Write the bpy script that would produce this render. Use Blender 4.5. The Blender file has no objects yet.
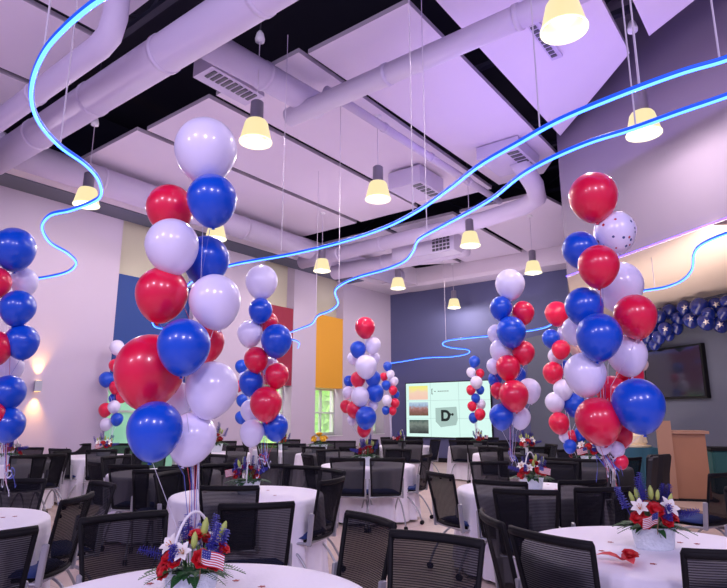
import bpy, bmesh, math, random
from mathutils import Vector, Matrix
random.seed(7)
PI = math.pi
scene = bpy.context.scene
COL = scene.collection

# ------------------------------------------------------------------ camera
F = 575.0; TILT = math.radians(12.0); CAMH = 1.47
ct, st = math.cos(TILT), math.sin(TILT)
cam_d = bpy.data.cameras.new('camera'); cam = bpy.data.objects.new('camera', cam_d); COL.objects.link(cam)
cam.location = (0, 0, CAMH); cam.rotation_euler = (PI/2 + TILT, 0, 0)
cam_d.sensor_width = 36; cam_d.lens = F/727*36; cam_d.clip_start = .05; cam_d.clip_end = 200
scene.camera = cam

# ------------------------------------------------------------------ world, exposure
w = bpy.data.worlds.new('world'); scene.world = w; w.use_nodes = True
w.node_tree.nodes['Background'].inputs[0].default_value = (.52, .44, .95, 1)
w.node_tree.nodes['Background'].inputs[1].default_value = .55
scene.view_settings.view_transform = 'Standard'; scene.view_settings.look = 'None'
scene.view_settings.gamma = 1; scene.view_settings.exposure = 0.0; scene.view_settings.use_curve_mapping = False

# room axes: A runs along the left wall towards the far corner, B along the back wall to the left
AZ = math.radians(37.5)
U = Vector((math.sin(AZ), math.cos(AZ), 0)); V = Vector((-math.cos(AZ), math.sin(AZ), 0))
N = Vector((.956, .292, 0)); T = Vector((-.292, .956, 0))
def R(a, b, z=0): return U*a + V*b + Vector((0, 0, z))
def S(n, t, z=0): return N*n + T*t + Vector((0, 0, z))
def ray(px, py):
    x = (px-363.5)/F; y = -(py-294)/F
    return Vector((x, ct-y*st, st+y*ct))
def at_h(px, py, h):
    d = ray(px, py); return Vector((0, 0, CAMH)) + d*((h-CAMH)/d.z)
def at_y(px, py, Y):
    d = ray(px, py); return Vector((0, 0, CAMH)) + d*(Y/d.y)
def flat(px, Y, z=.75):
    return Vector(((px-363.5)/F*(Y*ct+(z-CAMH)*st), Y, 0))
def at_plane(px, py, n, c):
    d = ray(px, py); return Vector((0, 0, CAMH)) + d*(c/(d.x*n.x+d.y*n.y))

def area(name, loc, target, sx, sy, power, col, spread=PI):
    l = bpy.data.lights.new(name, 'AREA'); l.shape = 'RECTANGLE'; l.size = sx; l.size_y = sy
    l.energy = power; l.color = col; l.spread = spread
    o = bpy.data.objects.new(name, l); COL.objects.link(o); o.location = loc
    o.rotation_euler = (Vector(target)-Vector(loc)).to_track_quat('-Z', 'Y').to_euler()
    return o
# unseen fill lamps added behind the camera to light the hall from the front
for fx_, fz_ in ((-6.5, 4.6), (-3.0, 5.2), (.5, 4.6), (4.0, 5.2)):
    area('front_fill', (fx_, -3.0, fz_), (fx_*.3, 8, 1.5), .9, .9, 120, (.84, .72, 1.0))
# unseen upward lamps added under the panels to brighten the ceiling in violet
c = R(5.5, 4.5, 5.25); area('cloud_fill', c, c+Vector((0, 0, 1)), 11, 11, 128, (.78, .56, 1.0))
c = R(8.2, 2.0, 5.2); area('blue_fill', c, c+Vector((0, 0, 1)), 5, 3.5, 42, (.30, .22, 1.0))  # added blue lamp, no fixture, tints the right ceiling panels
c = R(13.0, 7.5, 5.1); area('cloud_fill', c, c+Vector((0, 0, 1)), 7, 7, 62, (.86, .66, 1.0))
area('cove_glow', tuple(S(6.02, 4.5, 3.80)), tuple(S(6.10, 4.5, 4.2)), .04, 7.4, 16, (.25, .12, 1.0))
area('alcove_wash', tuple(S(7.6, 7.5, 2.6)), tuple(S(7.8, 8.0, 3.77)), 1.2, 6, 60, (1.0, .80, .66))

l = bpy.data.lights.new('bulkhead_spot', 'SPOT'); l.energy = 230; l.color = (1, .70, .45); l.spot_size = math.radians(75); l.spot_blend = 1; l.shadow_soft_size = .3
lo = bpy.data.objects.new('bulkhead_spot', l); COL.objects.link(lo); lo.location = (2.6, 2.4, 5.2); lo.rotation_euler = (Vector((4.35, 6.9, 4.6))-Vector((2.6, 2.4, 5.2))).to_track_quat('-Z', 'Y').to_euler()

# ------------------------------------------------------------------ materials
MATS = {}
def mat(name, col, rough=.6, metal=0, emis=None, estr=0, bump=0, bscale=20, coat=0, alpha=1, trans=0, var=0, vscale=4, sheen=0, sss=0):
    m = bpy.data.materials.new(name); m.use_nodes = True; nt = m.node_tree; b = nt.nodes['Principled BSDF']
    b.inputs['Base Color'].default_value = (*col, 1); b.inputs['Roughness'].default_value = rough
    b.inputs['Metallic'].default_value = metal; b.inputs['Coat Weight'].default_value = coat
    b.inputs['Coat Roughness'].default_value = .06
    b.inputs['Alpha'].default_value = alpha; b.inputs['Transmission Weight'].default_value = trans
    b.inputs['Sheen Weight'].default_value = sheen
    if sss:
        b.inputs['Subsurface Weight'].default_value = sss; b.inputs['Subsurface Scale'].default_value = .1
        b.inputs['Subsurface Radius'].default_value = (1, 1, 1)
    if emis: b.inputs['Emission Color'].default_value = (*emis, 1); b.inputs['Emission Strength'].default_value = estr
    if bump or var:
        tc = nt.nodes.new('ShaderNodeTexCoord')
        no = nt.nodes.new('ShaderNodeTexNoise'); no.inputs['Scale'].default_value = vscale if var else bscale
        no.inputs['Detail'].default_value = 5
        nt.links.new(tc.outputs['Object'], no.inputs['Vector'])
        if var:
            r = nt.nodes.new('ShaderNodeMapRange'); r.inputs[3].default_value = 1-var; r.inputs[4].default_value = 1+var
            mx = nt.nodes.new('ShaderNodeVectorMath'); mx.operation = 'SCALE'; mx.inputs[0].default_value = col
            nt.links.new(no.outputs[0], r.inputs[0]); nt.links.new(r.outputs[0], mx.inputs['Scale'])
            nt.links.new(mx.outputs[0], b.inputs['Base Color'])
        if bump:
            n2 = nt.nodes.new('ShaderNodeTexNoise'); n2.inputs['Scale'].default_value = bscale
            nt.links.new(tc.outputs['Object'], n2.inputs['Vector'])
            bp = nt.nodes.new('ShaderNodeBump'); bp.inputs['Strength'].default_value = bump; bp.inputs['Distance'].default_value = .02
            nt.links.new(n2.outputs[0], bp.inputs['Height']); nt.links.new(bp.outputs[0], b.inputs['Normal'])
    MATS[name] = m; return m
M_wall = mat('wall_paint', (.53, .455, .585), .8, bump=.05, bscale=60, var=.03, vscale=.7)
M_blue = mat('blue_grey_paint', (.085, .092, .205), .75, bump=.05, bscale=60, var=.06, vscale=.8)
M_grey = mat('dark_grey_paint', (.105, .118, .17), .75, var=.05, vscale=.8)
M_bulk = mat('bulkhead_paint', (.20, .165, .235), .8, var=.04, vscale=.5)
M_cream = mat('cream_plaster', (.78, .68, .62), .8, var=.03, vscale=.6)
M_beige = mat('window_header_beige', (.55, .52, .42), .8)
M_bpan = mat('panel_blue', (.006, .045, .24), .6, bump=.2, bscale=200)
M_rpan = mat('panel_red', (.27, .006, .04), .6, bump=.2, bscale=200)
M_opan = mat('panel_orange', (.74, .34, .02), .6, bump=.2, bscale=200)
M_cloud = mat('acoustic_cloud', (.74, .68, .76), .9, bump=.1, bscale=90, var=.03, vscale=1.2)
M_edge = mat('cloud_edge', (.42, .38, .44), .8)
M_duct = mat('duct_paint', (.56, .51, .66), .55, bump=.05, bscale=6, var=.03, vscale=2)
M_deck = mat('roof_deck', (.012, .012, .028), .9)
M_truss = mat('joist_paint', (.03, .03, .055), .7)
M_black = mat('black_plastic', (.004, .004, .006), .65)
M_black.node_tree.nodes['Principled BSDF'].inputs['Specular IOR Level'].default_value = .25
M_dark = mat('dark_metal', (.10, .10, .12), .4, .6)
M_house = mat('lamp_housing_grey', (.20, .18, .24), .4, .3)
M_steel = mat('grey_steel', (.42, .43, .47), .38, .55)
M_seat = mat('blue_seat_fabric', (.02, .045, .19), .85, bump=.3, bscale=300)
M_cloth = mat('white_tablecloth', (.86, .84, .93), .75, bump=.1, bscale=40, var=.02, vscale=3)
M_scover = mat('black_spandex', (.010, .010, .014), .6)
M_teal = mat('teal_cloth', (.02, .11, .17), .7)
M_cake = mat('cream_icing', (.85, .72, .50), .6, bump=.4, bscale=12)
M_wood = mat('maple_veneer', (.36, .17, .085), .45, var=.12, vscale=3)
M_woodl = mat('light_maple_veneer', (.38, .21, .125), .45, var=.08, vscale=3)
M_white = mat('white_plastic', (.8, .8, .82), .5)
M_pot = mat('white_basket', (.72, .78, .82), .6, bump=.5, bscale=60)
M_rose = mat('red_petals', (.50, .002, .010), .55, bump=.2, bscale=50)
M_lily = mat('white_petals', (.86, .84, .78), .5)
M_bud = mat('green_bud', (.42, .52, .12), .5)
M_delph = mat('blue_petals', (.05, .05, .38), .6)
M_leaf = mat('leaf_green', (.025, .11, .03), .5, var=.3, vscale=30)
M_stem = mat('stem_green', (.08, .2, .05), .6)
M_stamen = mat('stamen_orange', (.6, .2, .02), .6)
M_pink = mat('pink_petals', (.65, .35, .38), .6)
M_yel = mat('yellow_petals', (.85, .50, .02), .6)
M_fred = mat('flag_red', (.55, .01, .03), .7)
M_fwhite = mat('flag_white', (.85, .85, .88), .7)
M_fblue = mat('flag_blue', (.02, .03, .22), .7)
M_neon = mat('neon_light', (0, 0, 0), .4, emis=(.055, .19, 1.0), estr=5.5)
M_nhouse = mat('neon_housing', (.01, .09, .45), .4, emis=(.0, .07, .85), estr=.75)
M_wire = mat('suspension_wire', (.55, .5, .6), .5)
M_glass = mat('lamp_glass_lit', (0, 0, 0), .4, emis=(1.0, .84, .46), estr=1.0)
M_inner = mat('lamp_reflector_lit', (0, 0, 0), .6, emis=(1.0, .70, .25), estr=.80)
M_rim = mat('lamp_rim_lit', (0, 0, 0), .4, emis=(1.0, .95, .66), estr=1.6)
M_screen = mat('screen_lit', (.0, .0, .0), .3, emis=(.72, 1.0, .93), estr=.95)
M_tv = mat('television_glass', (.012, .016, .03), .12, coat=.6)
M_tape = mat('bezel_line', (.0, .0, .0), .5, emis=(.50, .75, .70), estr=.85)
M_sconce = mat('sconce_lit', (1, .7, .3), .5, emis=(1.0, .62, .18), estr=2.5)
M_hedge = mat('garden_leaves', (.30, .62, .12), .7, var=.5, vscale=2.5)
M_grass = mat('lawn', (.25, .5, .15), .9, var=.2, vscale=2)
M_frame = mat('window_frame', (.55, .60, .55), .5)
M_pane = mat('window_glass', (.85, 1, .92), .05, alpha=.22)
M_film = mat('frosted_film', (.45, .95, .72), .5, alpha=.72)
M_garl = mat('navy_foil_balloon', (.006, .02, .20), .16, coat=.8)
M_star = mat('silver_star', (.75, .7, .68), .35, .5)
M_ribw = mat('white_ribbon', (.75, .75, .88), .4)
M_ribb = mat('blue_ribbon', (.10, .13, .55), .35)
M_ribr = mat('red_ribbon', (.55, .03, .06), .4)
M_conf = mat('red_confetti', (.35, .02, .03), .5)
M_riser = mat('stage_riser', (.10, .085, .095), .8)

def balloon_mat(name, col, sss=0):
    m = mat(name, col, .30, coat=.5, sss=sss); return m
MB_r = balloon_mat('red_latex', (.80, .006, .06)); MB_b = balloon_mat('blue_latex', (.001, .075, .62)); MB_w = balloon_mat('white_latex', (.82, .78, 1.0))
MB_k = balloon_mat('cream_latex', (.75, .56, .48))
MB_c = balloon_mat('confetti_print_latex', (.82, .78, 1.0))
nt = MB_c.node_tree; tc = nt.nodes.new('ShaderNodeTexCoord'); vo = nt.nodes.new('ShaderNodeTexVoronoi'); vo.inputs['Scale'].default_value = 3.2
nt.links.new(tc.outputs['Object'], vo.inputs['Vector'])
lt = nt.nodes.new('ShaderNodeMath'); lt.operation = 'LESS_THAN'; lt.inputs[1].default_value = .24; nt.links.new(vo.outputs['Distance'], lt.inputs[0])
sp = nt.nodes.new('ShaderNodeSeparateColor'); nt.links.new(vo.outputs['Color'], sp.inputs[0])
g = nt.nodes.new('ShaderNodeMath'); g.operation = 'GREATER_THAN'; g.inputs[1].default_value = .5; nt.links.new(sp.outputs[0], g.inputs[0])
m1 = nt.nodes.new('ShaderNodeMix'); m1.data_type = 'RGBA'; m1.inputs[6].default_value = (.5, .02, .04, 1); m1.inputs[7].default_value = (.03, .06, .25, 1); nt.links.new(g.outputs[0], m1.inputs[0])
m2 = nt.nodes.new('ShaderNodeMix'); m2.data_type = 'RGBA'; m2.inputs[6].default_value = (.82, .78, 1.0, 1); nt.links.new(m1.outputs[2], m2.inputs[7]); nt.links.new(lt.outputs[0], m2.inputs[0])
nt.links.new(m2.outputs[2], nt.nodes['Principled BSDF'].inputs['Base Color'])

# chair mesh: dark knit with fine horizontal stripes, part see-through
M_mesh = bpy.data.materials.new('chair_mesh'); M_mesh.use_nodes = True; nt = M_mesh.node_tree; b = nt.nodes['Principled BSDF']
b.inputs['Base Color'].default_value = (.007, .007, .011, 1); b.inputs['Roughness'].default_value = .85; b.inputs['Specular IOR Level'].default_value = .12
tc = nt.nodes.new('ShaderNodeTexCoord'); wv = nt.nodes.new('ShaderNodeTexWave'); wv.bands_direction = 'Z'; wv.inputs['Scale'].default_value = 30; wv.inputs['Distortion'].default_value = .6
nt.links.new(tc.outputs['Object'], wv.inputs['Vector'])
mr = nt.nodes.new('ShaderNodeMapRange'); mr.inputs[3].default_value = .82; mr.inputs[4].default_value = .97
nt.links.new(wv.outputs[0], mr.inputs[0]); nt.links.new(mr.outputs[0], b.inputs['Alpha'])

# floor tiles
M_floor = bpy.data.materials.new('floor_tiles'); M_floor.use_nodes = True; nt = M_floor.node_tree; b = nt.nodes['Principled BSDF']; b.inputs['Roughness'].default_value = .35
tc = nt.nodes.new('ShaderNodeTexCoord'); mp = nt.nodes.new('ShaderNodeMapping'); mp.inputs['Rotation'].default_value = (0, 0, AZ)
br = nt.nodes.new('ShaderNodeTexBrick'); br.offset = .5; br.inputs['Color1'].default_value = (.70, .56, .50, 1); br.inputs['Color2'].default_value = (.64, .51, .45, 1); br.inputs['Mortar'].default_value = (.50, .40, .36, 1)
br.inputs['Scale'].default_value = 1; br.inputs['Brick Width'].default_value = .9; br.inputs['Row Height'].default_value = .45; br.inputs['Mortar Size'].default_value = .006
nt.links.new(tc.outputs['Object'], mp.inputs[0]); nt.links.new(mp.outputs[0], br.inputs[0]); nt.links.new(br.outputs[0], b.inputs['Base Color'])
M_stage = mat('stage_carpet', (.45, .33, .26), .9, var=.08, vscale=12)

# ------------------------------------------------------------------ helpers
def mesh_obj(name, bm, m, parent=None, smooth=False, loc=None):
    me = bpy.data.meshes.new(name); bmesh.ops.recalc_face_normals(bm, faces=bm.faces[:]) if len(bm.faces) else None
    bm.to_mesh(me); bm.free()
    for x in (m if isinstance(m, (list, tuple)) else [m]): me.materials.append(x)
    if smooth:
        for p in me.polygons: p.use_smooth = True
    o = bpy.data.objects.new(name, me); COL.objects.link(o)
    if parent: o.parent = parent
    if loc is not None: o.location = loc
    return o
def empty(name, loc=(0, 0, 0), rz=0):
    o = bpy.data.objects.new(name, None); COL.objects.link(o); o.location = loc; o.rotation_euler = (0, 0, rz); o.empty_display_size = .1; return o
def tag(o, label, cat, group=None, kind=None):
    o['label'] = label; o['category'] = cat
    if group: o['group'] = group
    if kind: o['kind'] = kind
    return o
def struct(o, label=None, cat=None):
    o['kind'] = 'structure'
    if label: o['label'] = label; o['category'] = cat
    return o
def dup(o, parent=None):
    c = o.copy(); COL.objects.link(c)
    if parent: c.parent = parent
    for ch in list(o.children): dup(ch, c)
    return c
def box(bm, x0, x1, y0, y1, z0, z1, mtx=None, mi=0):
    vs = [bm.verts.new((x, y, z)) for x in (x0, x1) for y in (y0, y1) for z in (z0, z1)]
    if mtx:
        for v_ in vs: v_.co = mtx @ v_.co
    for f in ((0, 1, 3, 2), (4, 6, 7, 5), (0, 4, 5, 1), (2, 3, 7, 6), (0, 2, 6, 4), (1, 5, 7, 3)):
        bm.faces.new([vs[i] for i in f]).material_index = mi
    return vs
def rbox(bm, a0, a1, b0, b1, z0, z1, ax=None, ay=None):
    ax = ax or U; ay = ay or V
    m = Matrix(((ax.x, ay.x, 0, 0), (ax.y, ay.y, 0, 0), (0, 0, 1, 0), (0, 0, 0, 1)))
    return box(bm, a0, a1, b0, b1, z0, z1, m)
def prism(bm, pts, z0, z1):
    lo = [bm.verts.new((p[0], p[1], z0)) for p in pts]; hi = [bm.verts.new((p[0], p[1], z1)) for p in pts]
    bm.faces.new(lo[::-1]); bm.faces.new(hi); n = len(pts)
    for i in range(n): bm.faces.new((lo[i], lo[(i+1) % n], hi[(i+1) % n], hi[i]))
def tube(bm, pts, r, seg=8, caps=True, rr=None):
    pts = [Vector(p) for p in pts]; rings = []; prev = None
    for i, p in enumerate(pts):
        t = (pts[min(i+1, len(pts)-1)]-pts[max(i-1, 0)]).normalized()
        if prev is None:
            a = Vector((0, 0, 1)) if abs(t.z) < .9 else Vector((1, 0, 0)); n_ = t.cross(a).normalized()
        else:
            n_ = (prev - t*prev.dot(t)).normalized()
        prev = n_; b_ = t.cross(n_)
        q = rr[i] if rr else r
        rings.append([bm.verts.new(p+(n_*math.cos(2*PI*k/seg)+b_*math.sin(2*PI*k/seg))*q) for k in range(seg)])
    for i in range(len(rings)-1):
        for k in range(seg):
            bm.faces.new((rings[i][k], rings[i][(k+1) % seg], rings[i+1][(k+1) % seg], rings[i+1][k]))
    if caps: bm.faces.new(rings[0][::-1]); bm.faces.new(rings[-1])
def lathe(bm, prof, seg=24, center=(0, 0, 0)):
    cx, cy, cz = center; rings = []
    for r, z in prof:
        if r < 1e-5: rings.append([bm.verts.new((cx, cy, cz+z))])
        else: rings.append([bm.verts.new((cx+r*math.cos(2*PI*k/seg), cy+r*math.sin(2*PI*k/seg), cz+z)) for k in range(seg)])
    for a, b_ in zip(rings, rings[1:]):
        for k in range(seg):
            k2 = (k+1) % seg
            if len(a) == 1 and len(b_) == 1: continue
            if len(a) == 1: bm.faces.new((a[0], b_[k], b_[k2]))
            elif len(b_) == 1: bm.faces.new((a[k], b_[0], a[k2]))
            else: bm.faces.new((a[k], b_[k], b_[k2], a[k2]))
def spline(pts, n=8):
    pts = [Vector(p) for p in pts]; out = []
    for i in range(len(pts)-1):
        p0 = pts[max(i-1, 0)]; p1 = pts[i]; p2 = pts[i+1]; p3 = pts[min(i+2, len(pts)-1)]
        for k in range(n):
            t = k/n
            out.append(.5*((2*p1)+(-p0+p2)*t+(2*p0-5*p1+4*p2-p3)*t*t+(-p0+3*p1-3*p2+p3)*t**3))
    out.append(pts[-1]); return out

# ------------------------------------------------------------------ structure
bm = bmesh.new(); prism(bm, [(-16, -4), (16, -4), (16, 24), (-16, 24)], -.2, 0); struct(mesh_obj('floor', bm, M_floor))
bm = bmesh.new(); prism(bm, [(-14, -4), (14, -4), (14, 25), (-14, 25)], 8.0, 8.2); struct(mesh_obj('ceiling', bm, M_deck))

# left wall with three tall window bays and one low window near the corner
WB = 11.8; WT = .55
bm = bmesh.new()
openings = [(6.5, 8.5, .15, 5.97), (10.8, 12.0, .15, 5.97), (13.0, 14.3, .9, 5.97), (15.9, 16.55, .9, 2.35)]
def wall_piece(a0, a1, z0, z1): rbox(bm, a0, a1, WB, WB+WT, z0, z1)
prev = -6
for (a0, a1, z0, z1) in openings:
    wall_piece(prev, a0, 0, 8); wall_piece(a0, a1, 0, z0); wall_piece(a0, a1, z1, 8); prev = a1
wall_piece(prev, 17.3, 0, 8)
struct(mesh_obj('wall_left', bm, M_wall))
bm = bmesh.new(); rbox(bm, 17, 17.3, -3, 11.8, 0, 8); struct(mesh_obj('wall_back', bm, M_blue))
bm = bmesh.new(); rbox(bm, 16.96, 17, 5.0, 11.8, 0, .14); struct(mesh_obj('baseboard_back', bm, M_black))
bm = bmesh.new(); rbox(bm, -4, 6.5, WB-.03, WB, 0, .14); rbox(bm, 14.3, 17, WB-.03, WB, 0, .14); struct(mesh_obj('baseboard_left', bm, M_black))
# windows: header, coloured panel above, glazing below
for i, ((a0, a1, z0, z1), pm) in enumerate(zip(openings, (M_bpan, M_rpan, M_opan, None))):
    wd = empty('window_%d' % (i+1), R((a0+a1)/2, WB+.3, z0), 0); struct(wd)
    inv = Matrix.Translation(-wd.location)
    def add(nm, fn, m):
        b2 = bmesh.new(); fn(b2); b2.transform(inv); return mesh_obj(nm, b2, m, wd)
    if pm:
        pz0, pz1 = (2.33, 4.57) if i else (2.15, 4.6)
        add('header', lambda q: rbox(q, a0, a1, WB+.30, WB+.5, pz1, z1), M_beige)
        add('coloured_panel', lambda q: rbox(q, a0, a1, WB+.16 if i == 0 else WB+.02, WB+.30 if i else WB+.30, pz0, pz1), pm)
        top = pz0
    else: top = z1
    def fr(q):
        y0, y1 = WB+.34, WB+.42
        rbox(q, a0, a1, y0, y1, top-.07, top); rbox(q, a0, a1, y0, y1, z0, z0+.08)
        n_ = max(1, round((a1-a0)/.8))
        for k in range(n_+1):
            a = a0+(a1-a0-.06)*k/n_; rbox(q, a, a+.06, y0, y1, z0+.08, top-.07)
        rbox(q, a0, a1, y0+.01, y1-.01, 1.55, 1.60)
    add('window_frame', fr, M_frame)
    add('pane', lambda q: rbox(q, a0+.05, a1-.05, WB+.375, WB+.385, z0+.08, top-.07), M_film if i == 0 else M_pane)
    add('window_sill', lambda q: rbox(q, a0, a1, WB-.02 if z0 > .5 else WB+.1, WB+.34, z0-.03, z0+.0), M_white)

# garden outside the windows
bm = bmesh.new(); rbox(bm, 2, 22, WB+WT+.02, WB+9, -.25, -.05); struct(mesh_obj('ground', bm, M_grass), 'green lawn outside the left windows', 'lawn')
def hedge(a0, a1, b0, h, seed, label):
    rnd = random.Random(seed); q = bmesh.new()
    for k in range(900):
        p = R(rnd.uniform(a0, a1), b0+rnd.uniform(0, 1.1), rnd.uniform(-.05, h)); s_ = rnd.uniform(.10, .22)
        d = Vector((rnd.gauss(0, 1), rnd.gauss(0, 1), rnd.gauss(0, 1))).normalized(); e = d.orthogonal().normalized(); g_ = d.cross(e)
        q.faces.new([q.verts.new(p+e*s_), q.verts.new(p+g_*s_*.5), q.verts.new(p-e*s_), q.verts.new(p-g_*s_*.5)])
    rbox(q, a0+.1, a1-.1, b0+.25, b0+.8, -.05, h-.15)
    return tag(mesh_obj('garden_hedge', q, M_hedge), label, 'hedge', 'hedges outside the windows')
hedge(5.5, 10.0, 14.5, 3.2, 1, 'bright green hedge outside the window under the blue panel')
hedge(10.45, 15.0, 14.8, 3.0, 2, 'yellow-green hedge outside the windows under the red and orange panels')
hedge(15.45, 20.5, 14.6, 3.1, 3, 'green hedge outside the small low window by the far corner')
area('garden_daylight', tuple(R(12, 13.3, 6.5)), tuple(R(12, 15, .8)), 16, 1.5, 2400, (.95, 1, .85))

# soffit band round the room, with a rounded inner corner
prof = [(.0, 5.78), (.0, 6.9)]
def soff_path(off):
    bw, aw = WB-off, 17-off; rc = 1.3; pts = [R(-4, bw)]
    for k in range(9):
        an = PI/2*k/8; pts.append(R(aw-rc+rc*math.sin(an), bw-rc+rc*math.cos(an)))
    pts.append(R(aw, 2.2)); return pts
bm = bmesh.new()
rows = []
for off, z in ((0, 5.80), (.72, 5.80), (.80, 5.90), (.80, 6.40), (0, 6.40)):
    rows.append([bm.verts.new((p.x, p.y, z)) for p in soff_path(off)])
# outer side follows the room corner itself
for a_, b_ in zip(rows, rows[1:]):
    for k in range(len(a_)-1): bm.faces.new((a_[k], a_[k+1], b_[k+1], b_[k]))
struct(mesh_obj('trim_1', bm, M_cloud, smooth=False), 'pale bulkhead band running round the top of the walls', 'bulkhead')
bm = bmesh.new(); rbox(bm, 15.3, 17, 10.1, 11.8, 5.82, 6.38); struct(mesh_obj('trim_2', bm, M_cloud))
bm = bmesh.new(); rbox(bm, -5, 17, WB-.04, WB, 6.41, 7.98); rbox(bm, 16.96, 17, 2, 11.8, 6.41, 7.98); struct(mesh_obj('trim_4', bm, M_deck))

bm = bmesh.new(); rbox(bm, -4, 14.5, WB-.70, WB-.03, 5.78, 5.797); struct(mesh_obj('trim_shade', bm, M_grey))  # dark strip that paints in the shade under the left soffit
# stage wall, stage bulkhead, stage platform
bm = bmesh.new(); rbox(bm, 9.87, 10.1, -4, 15.3, 0, 3.80, N, T); struct(mesh_obj('wall_right', bm, M_grey))
P0 = Vector((3.50, 9.60, 0)); P1 = S(6.15, 0.6); P1.z = 0
bm = bmesh.new(); prism(bm, [P0, P1, S(14, .6), S(14, 15.0), Vector((6.05, 16.6, 0))], 3.82, 8.0)
struct(mesh_obj('wall_stage', bm, M_bulk), 'grey bulkhead above the stage', 'bulkhead')
bm = bmesh.new(); prism(bm, [P0, P1, S(9.87, .6), S(9.87, 12.9)], 3.80, 3.82)
struct(mesh_obj('ceiling_stage', bm, M_cream))
bm = bmesh.new(); rbox(bm, 6.9, 9.86, 0, 13.4, .16, .20, N, T); struct(mesh_obj('floor_stage', bm, M_stage))
bm = bmesh.new(); rbox(bm, 6.93, 9.86, .02, 13.36, 0, .16, N, T); struct(mesh_obj('trim_3', bm, M_riser), 'dark front of the low stage', 'stage riser')
# violet cove light under the bulkhead edge
bm = bmesh.new(); tube(bm, [S(6.09, .9, 3.80), S(6.09, 8.1, 3.80)], .010, 6)
M_cove = mat('cove_light', (.2, .1, 1), .5, emis=(.12, .06, 1.0), estr=3.0)
tag(mesh_obj('cove_light', bm, M_cove), 'thin violet light line along the lower edge of the stage bulkhead', 'light strip')

# ------------------------------------------------------------------ suspended ceiling panels
def cloud(pts, label, z=6.3):
    q = bmesh.new(); prism(q, pts, z, z+.07)
    # seams and a slim edge trim
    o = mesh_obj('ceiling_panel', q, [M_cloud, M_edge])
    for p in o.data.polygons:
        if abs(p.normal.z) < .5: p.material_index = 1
    return tag(o, label, 'ceiling panel', 'suspended acoustic ceiling panels')
rowsb = [(-.9, 1.10), (1.37, 2.80), (3.0, 4.75), (4.93, 6.68), (6.83, 8.52), (8.66, 10.75)]
rn = ['sixth row from the left wall', 'fifth row from the left wall', 'fourth row from the left wall', 'third row from the left wall', 'second row from the left wall', 'row nearest the left wall']
for i, (b0, b1) in enumerate(rowsb):
    if i >= 3:
        a1 = 3.17
        cloud([R(.2, b0), R(a1, b0), R(a1, b1), R(.2, b1)], 'pale suspended ceiling panel nearest the camera, ' + rn[i])
# middle group, the two right rows are cut along the curved bulkhead
mid = {3: (4.98, 11.0), 4: (4.96, 11.0), 5: (4.86, 11.0)}
for i, (a0, a1) in mid.items():
    b0, b1 = rowsb[i]
    cloud([R(a0, b0), R(a1, b0), R(a1, b1), R(a0, b1)], 'long pale ceiling panel in the middle group, ' + rn[i])
cloud([R(5.08, 3.23), R(10.2, 3.23), R(10.9, 3.75), R(10.9, 4.72), R(5.08, 4.85)], 'long pale ceiling panel in the middle group, ' + rn[2])
cloud([R(3.2, 1.40), R(7.73, 1.37), R(8.4, 1.95), R(9.51, 2.93), R(3.2, 2.95)], 'long pale panel at top centre with its far end cut at a slant, ' + rn[1])
cloud([R(3.2, -1.6), R(6.1, -1.6), R(6.75, -.1), R(7.11, .5), R(7.5, 1.08), R(3.2, 1.12)], 'pale panel at the top right with a slanted end beside the bulkhead')
# far group
for i, (b0, b1) in enumerate([(4.25, 6.2), (6.38, 8.25), (8.42, 10.9)]):
    pts = [R(11.9, b0), R(16.15, b0), R(16.15, b1), R(11.9, b1)]
    if i == 0: pts = [R(11.9, 4.25), R(16.15, 3.6), R(16.15, b1), R(11.9, b1)]
    if i == 2: pts = [R(11.9, b0), R(16.1, b0), R(14.9, 10.9), R(11.9, b1)]
    cloud(pts, 'ceiling panel of the far group, ' + ('nearest the stage', 'middle one', 'nearest the left wall')[i])

# joists in the dark roof space
for k, a in enumerate((1.0, 3.9, 8.0, 11.45, 14.0)):
    q = bmesh.new()
    for zz in (7.75, 7.15): rbox(q, a-.05, a+.05, -3, 11, zz-.04, zz+.04)
    nseg = 14; pts = []
    for j in range(nseg+1): pts.append(R(a, -3+14*j/nseg, 7.75 if j % 2 else 7.15))
    for p, q2 in zip(pts, pts[1:]): tube(q, [p, q2], .02, 5)
    tag(mesh_obj('roof_joist', q, M_truss), 'dark open-web roof joist above the panels, %s from the camera' % ('first', 'second', 'third', 'fourth', 'fifth')[k], 'joist', 'roof joists')

# ------------------------------------------------------------------ ducts
def duct(pts, r, label, seg=24, bands=True, m=M_duct):
    root = empty('air_duct', pts[0]); inv = Matrix.Translation(-root.location)
    q = bmesh.new(); tube(q, pts, r, seg); q.transform(inv); mesh_obj('duct_tube', q, m, root, smooth=True)
    L = 0
    for p, q2 in zip(pts, pts[1:]):
        d = (q2-p)
        if d.length > 1.2:
            for k in range(1, int(d.length/1.8)+1):
                c_ = p+d*(k/(int(d.length/1.8)+1)); b2 = bmesh.new(); n_ = d.normalized()*.03
                tube(b2, [c_-n_, c_+n_], r+.012, seg); b2.transform(inv); mesh_obj('duct_band', b2, m, root, smooth=True)
    return tag(root, label, 'duct', 'painted air ducts')
duct([R(3.47, 12.0-1.2, 5.8), R(3.52, -1, 5.8)], .235, 'large pale round duct crossing the upper left, further of the parallel pair')
duct([R(2.80, 10.8, 5.6), R(2.80, 5.95, 5.6), R(2.80, 5.75, 5.66), R(2.80, 5.66, 5.85), R(2.80, 5.64, 7.9)], .135, 'large pale round duct at the upper left that turns up through the ceiling')
duct([R(3.8, 5.35, 5.95), R(5.6, 5.25, 5.95), R(5.75, 5.24, 5.95)], .19, 'pale round duct running from the big duct to the crossing at top centre')
duct([R(5.45, 5.55, 5.75), R(5.40, -1.5, 5.75)], .135, 'slimmer pale round duct crossing the top centre towards the upper right')
duct([R(5.6, 4.98, 6.05), R(11.2, 4.85, 6.05)], .07, 'thin pale pipe running under the dark gap beside the centre pendant')
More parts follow.
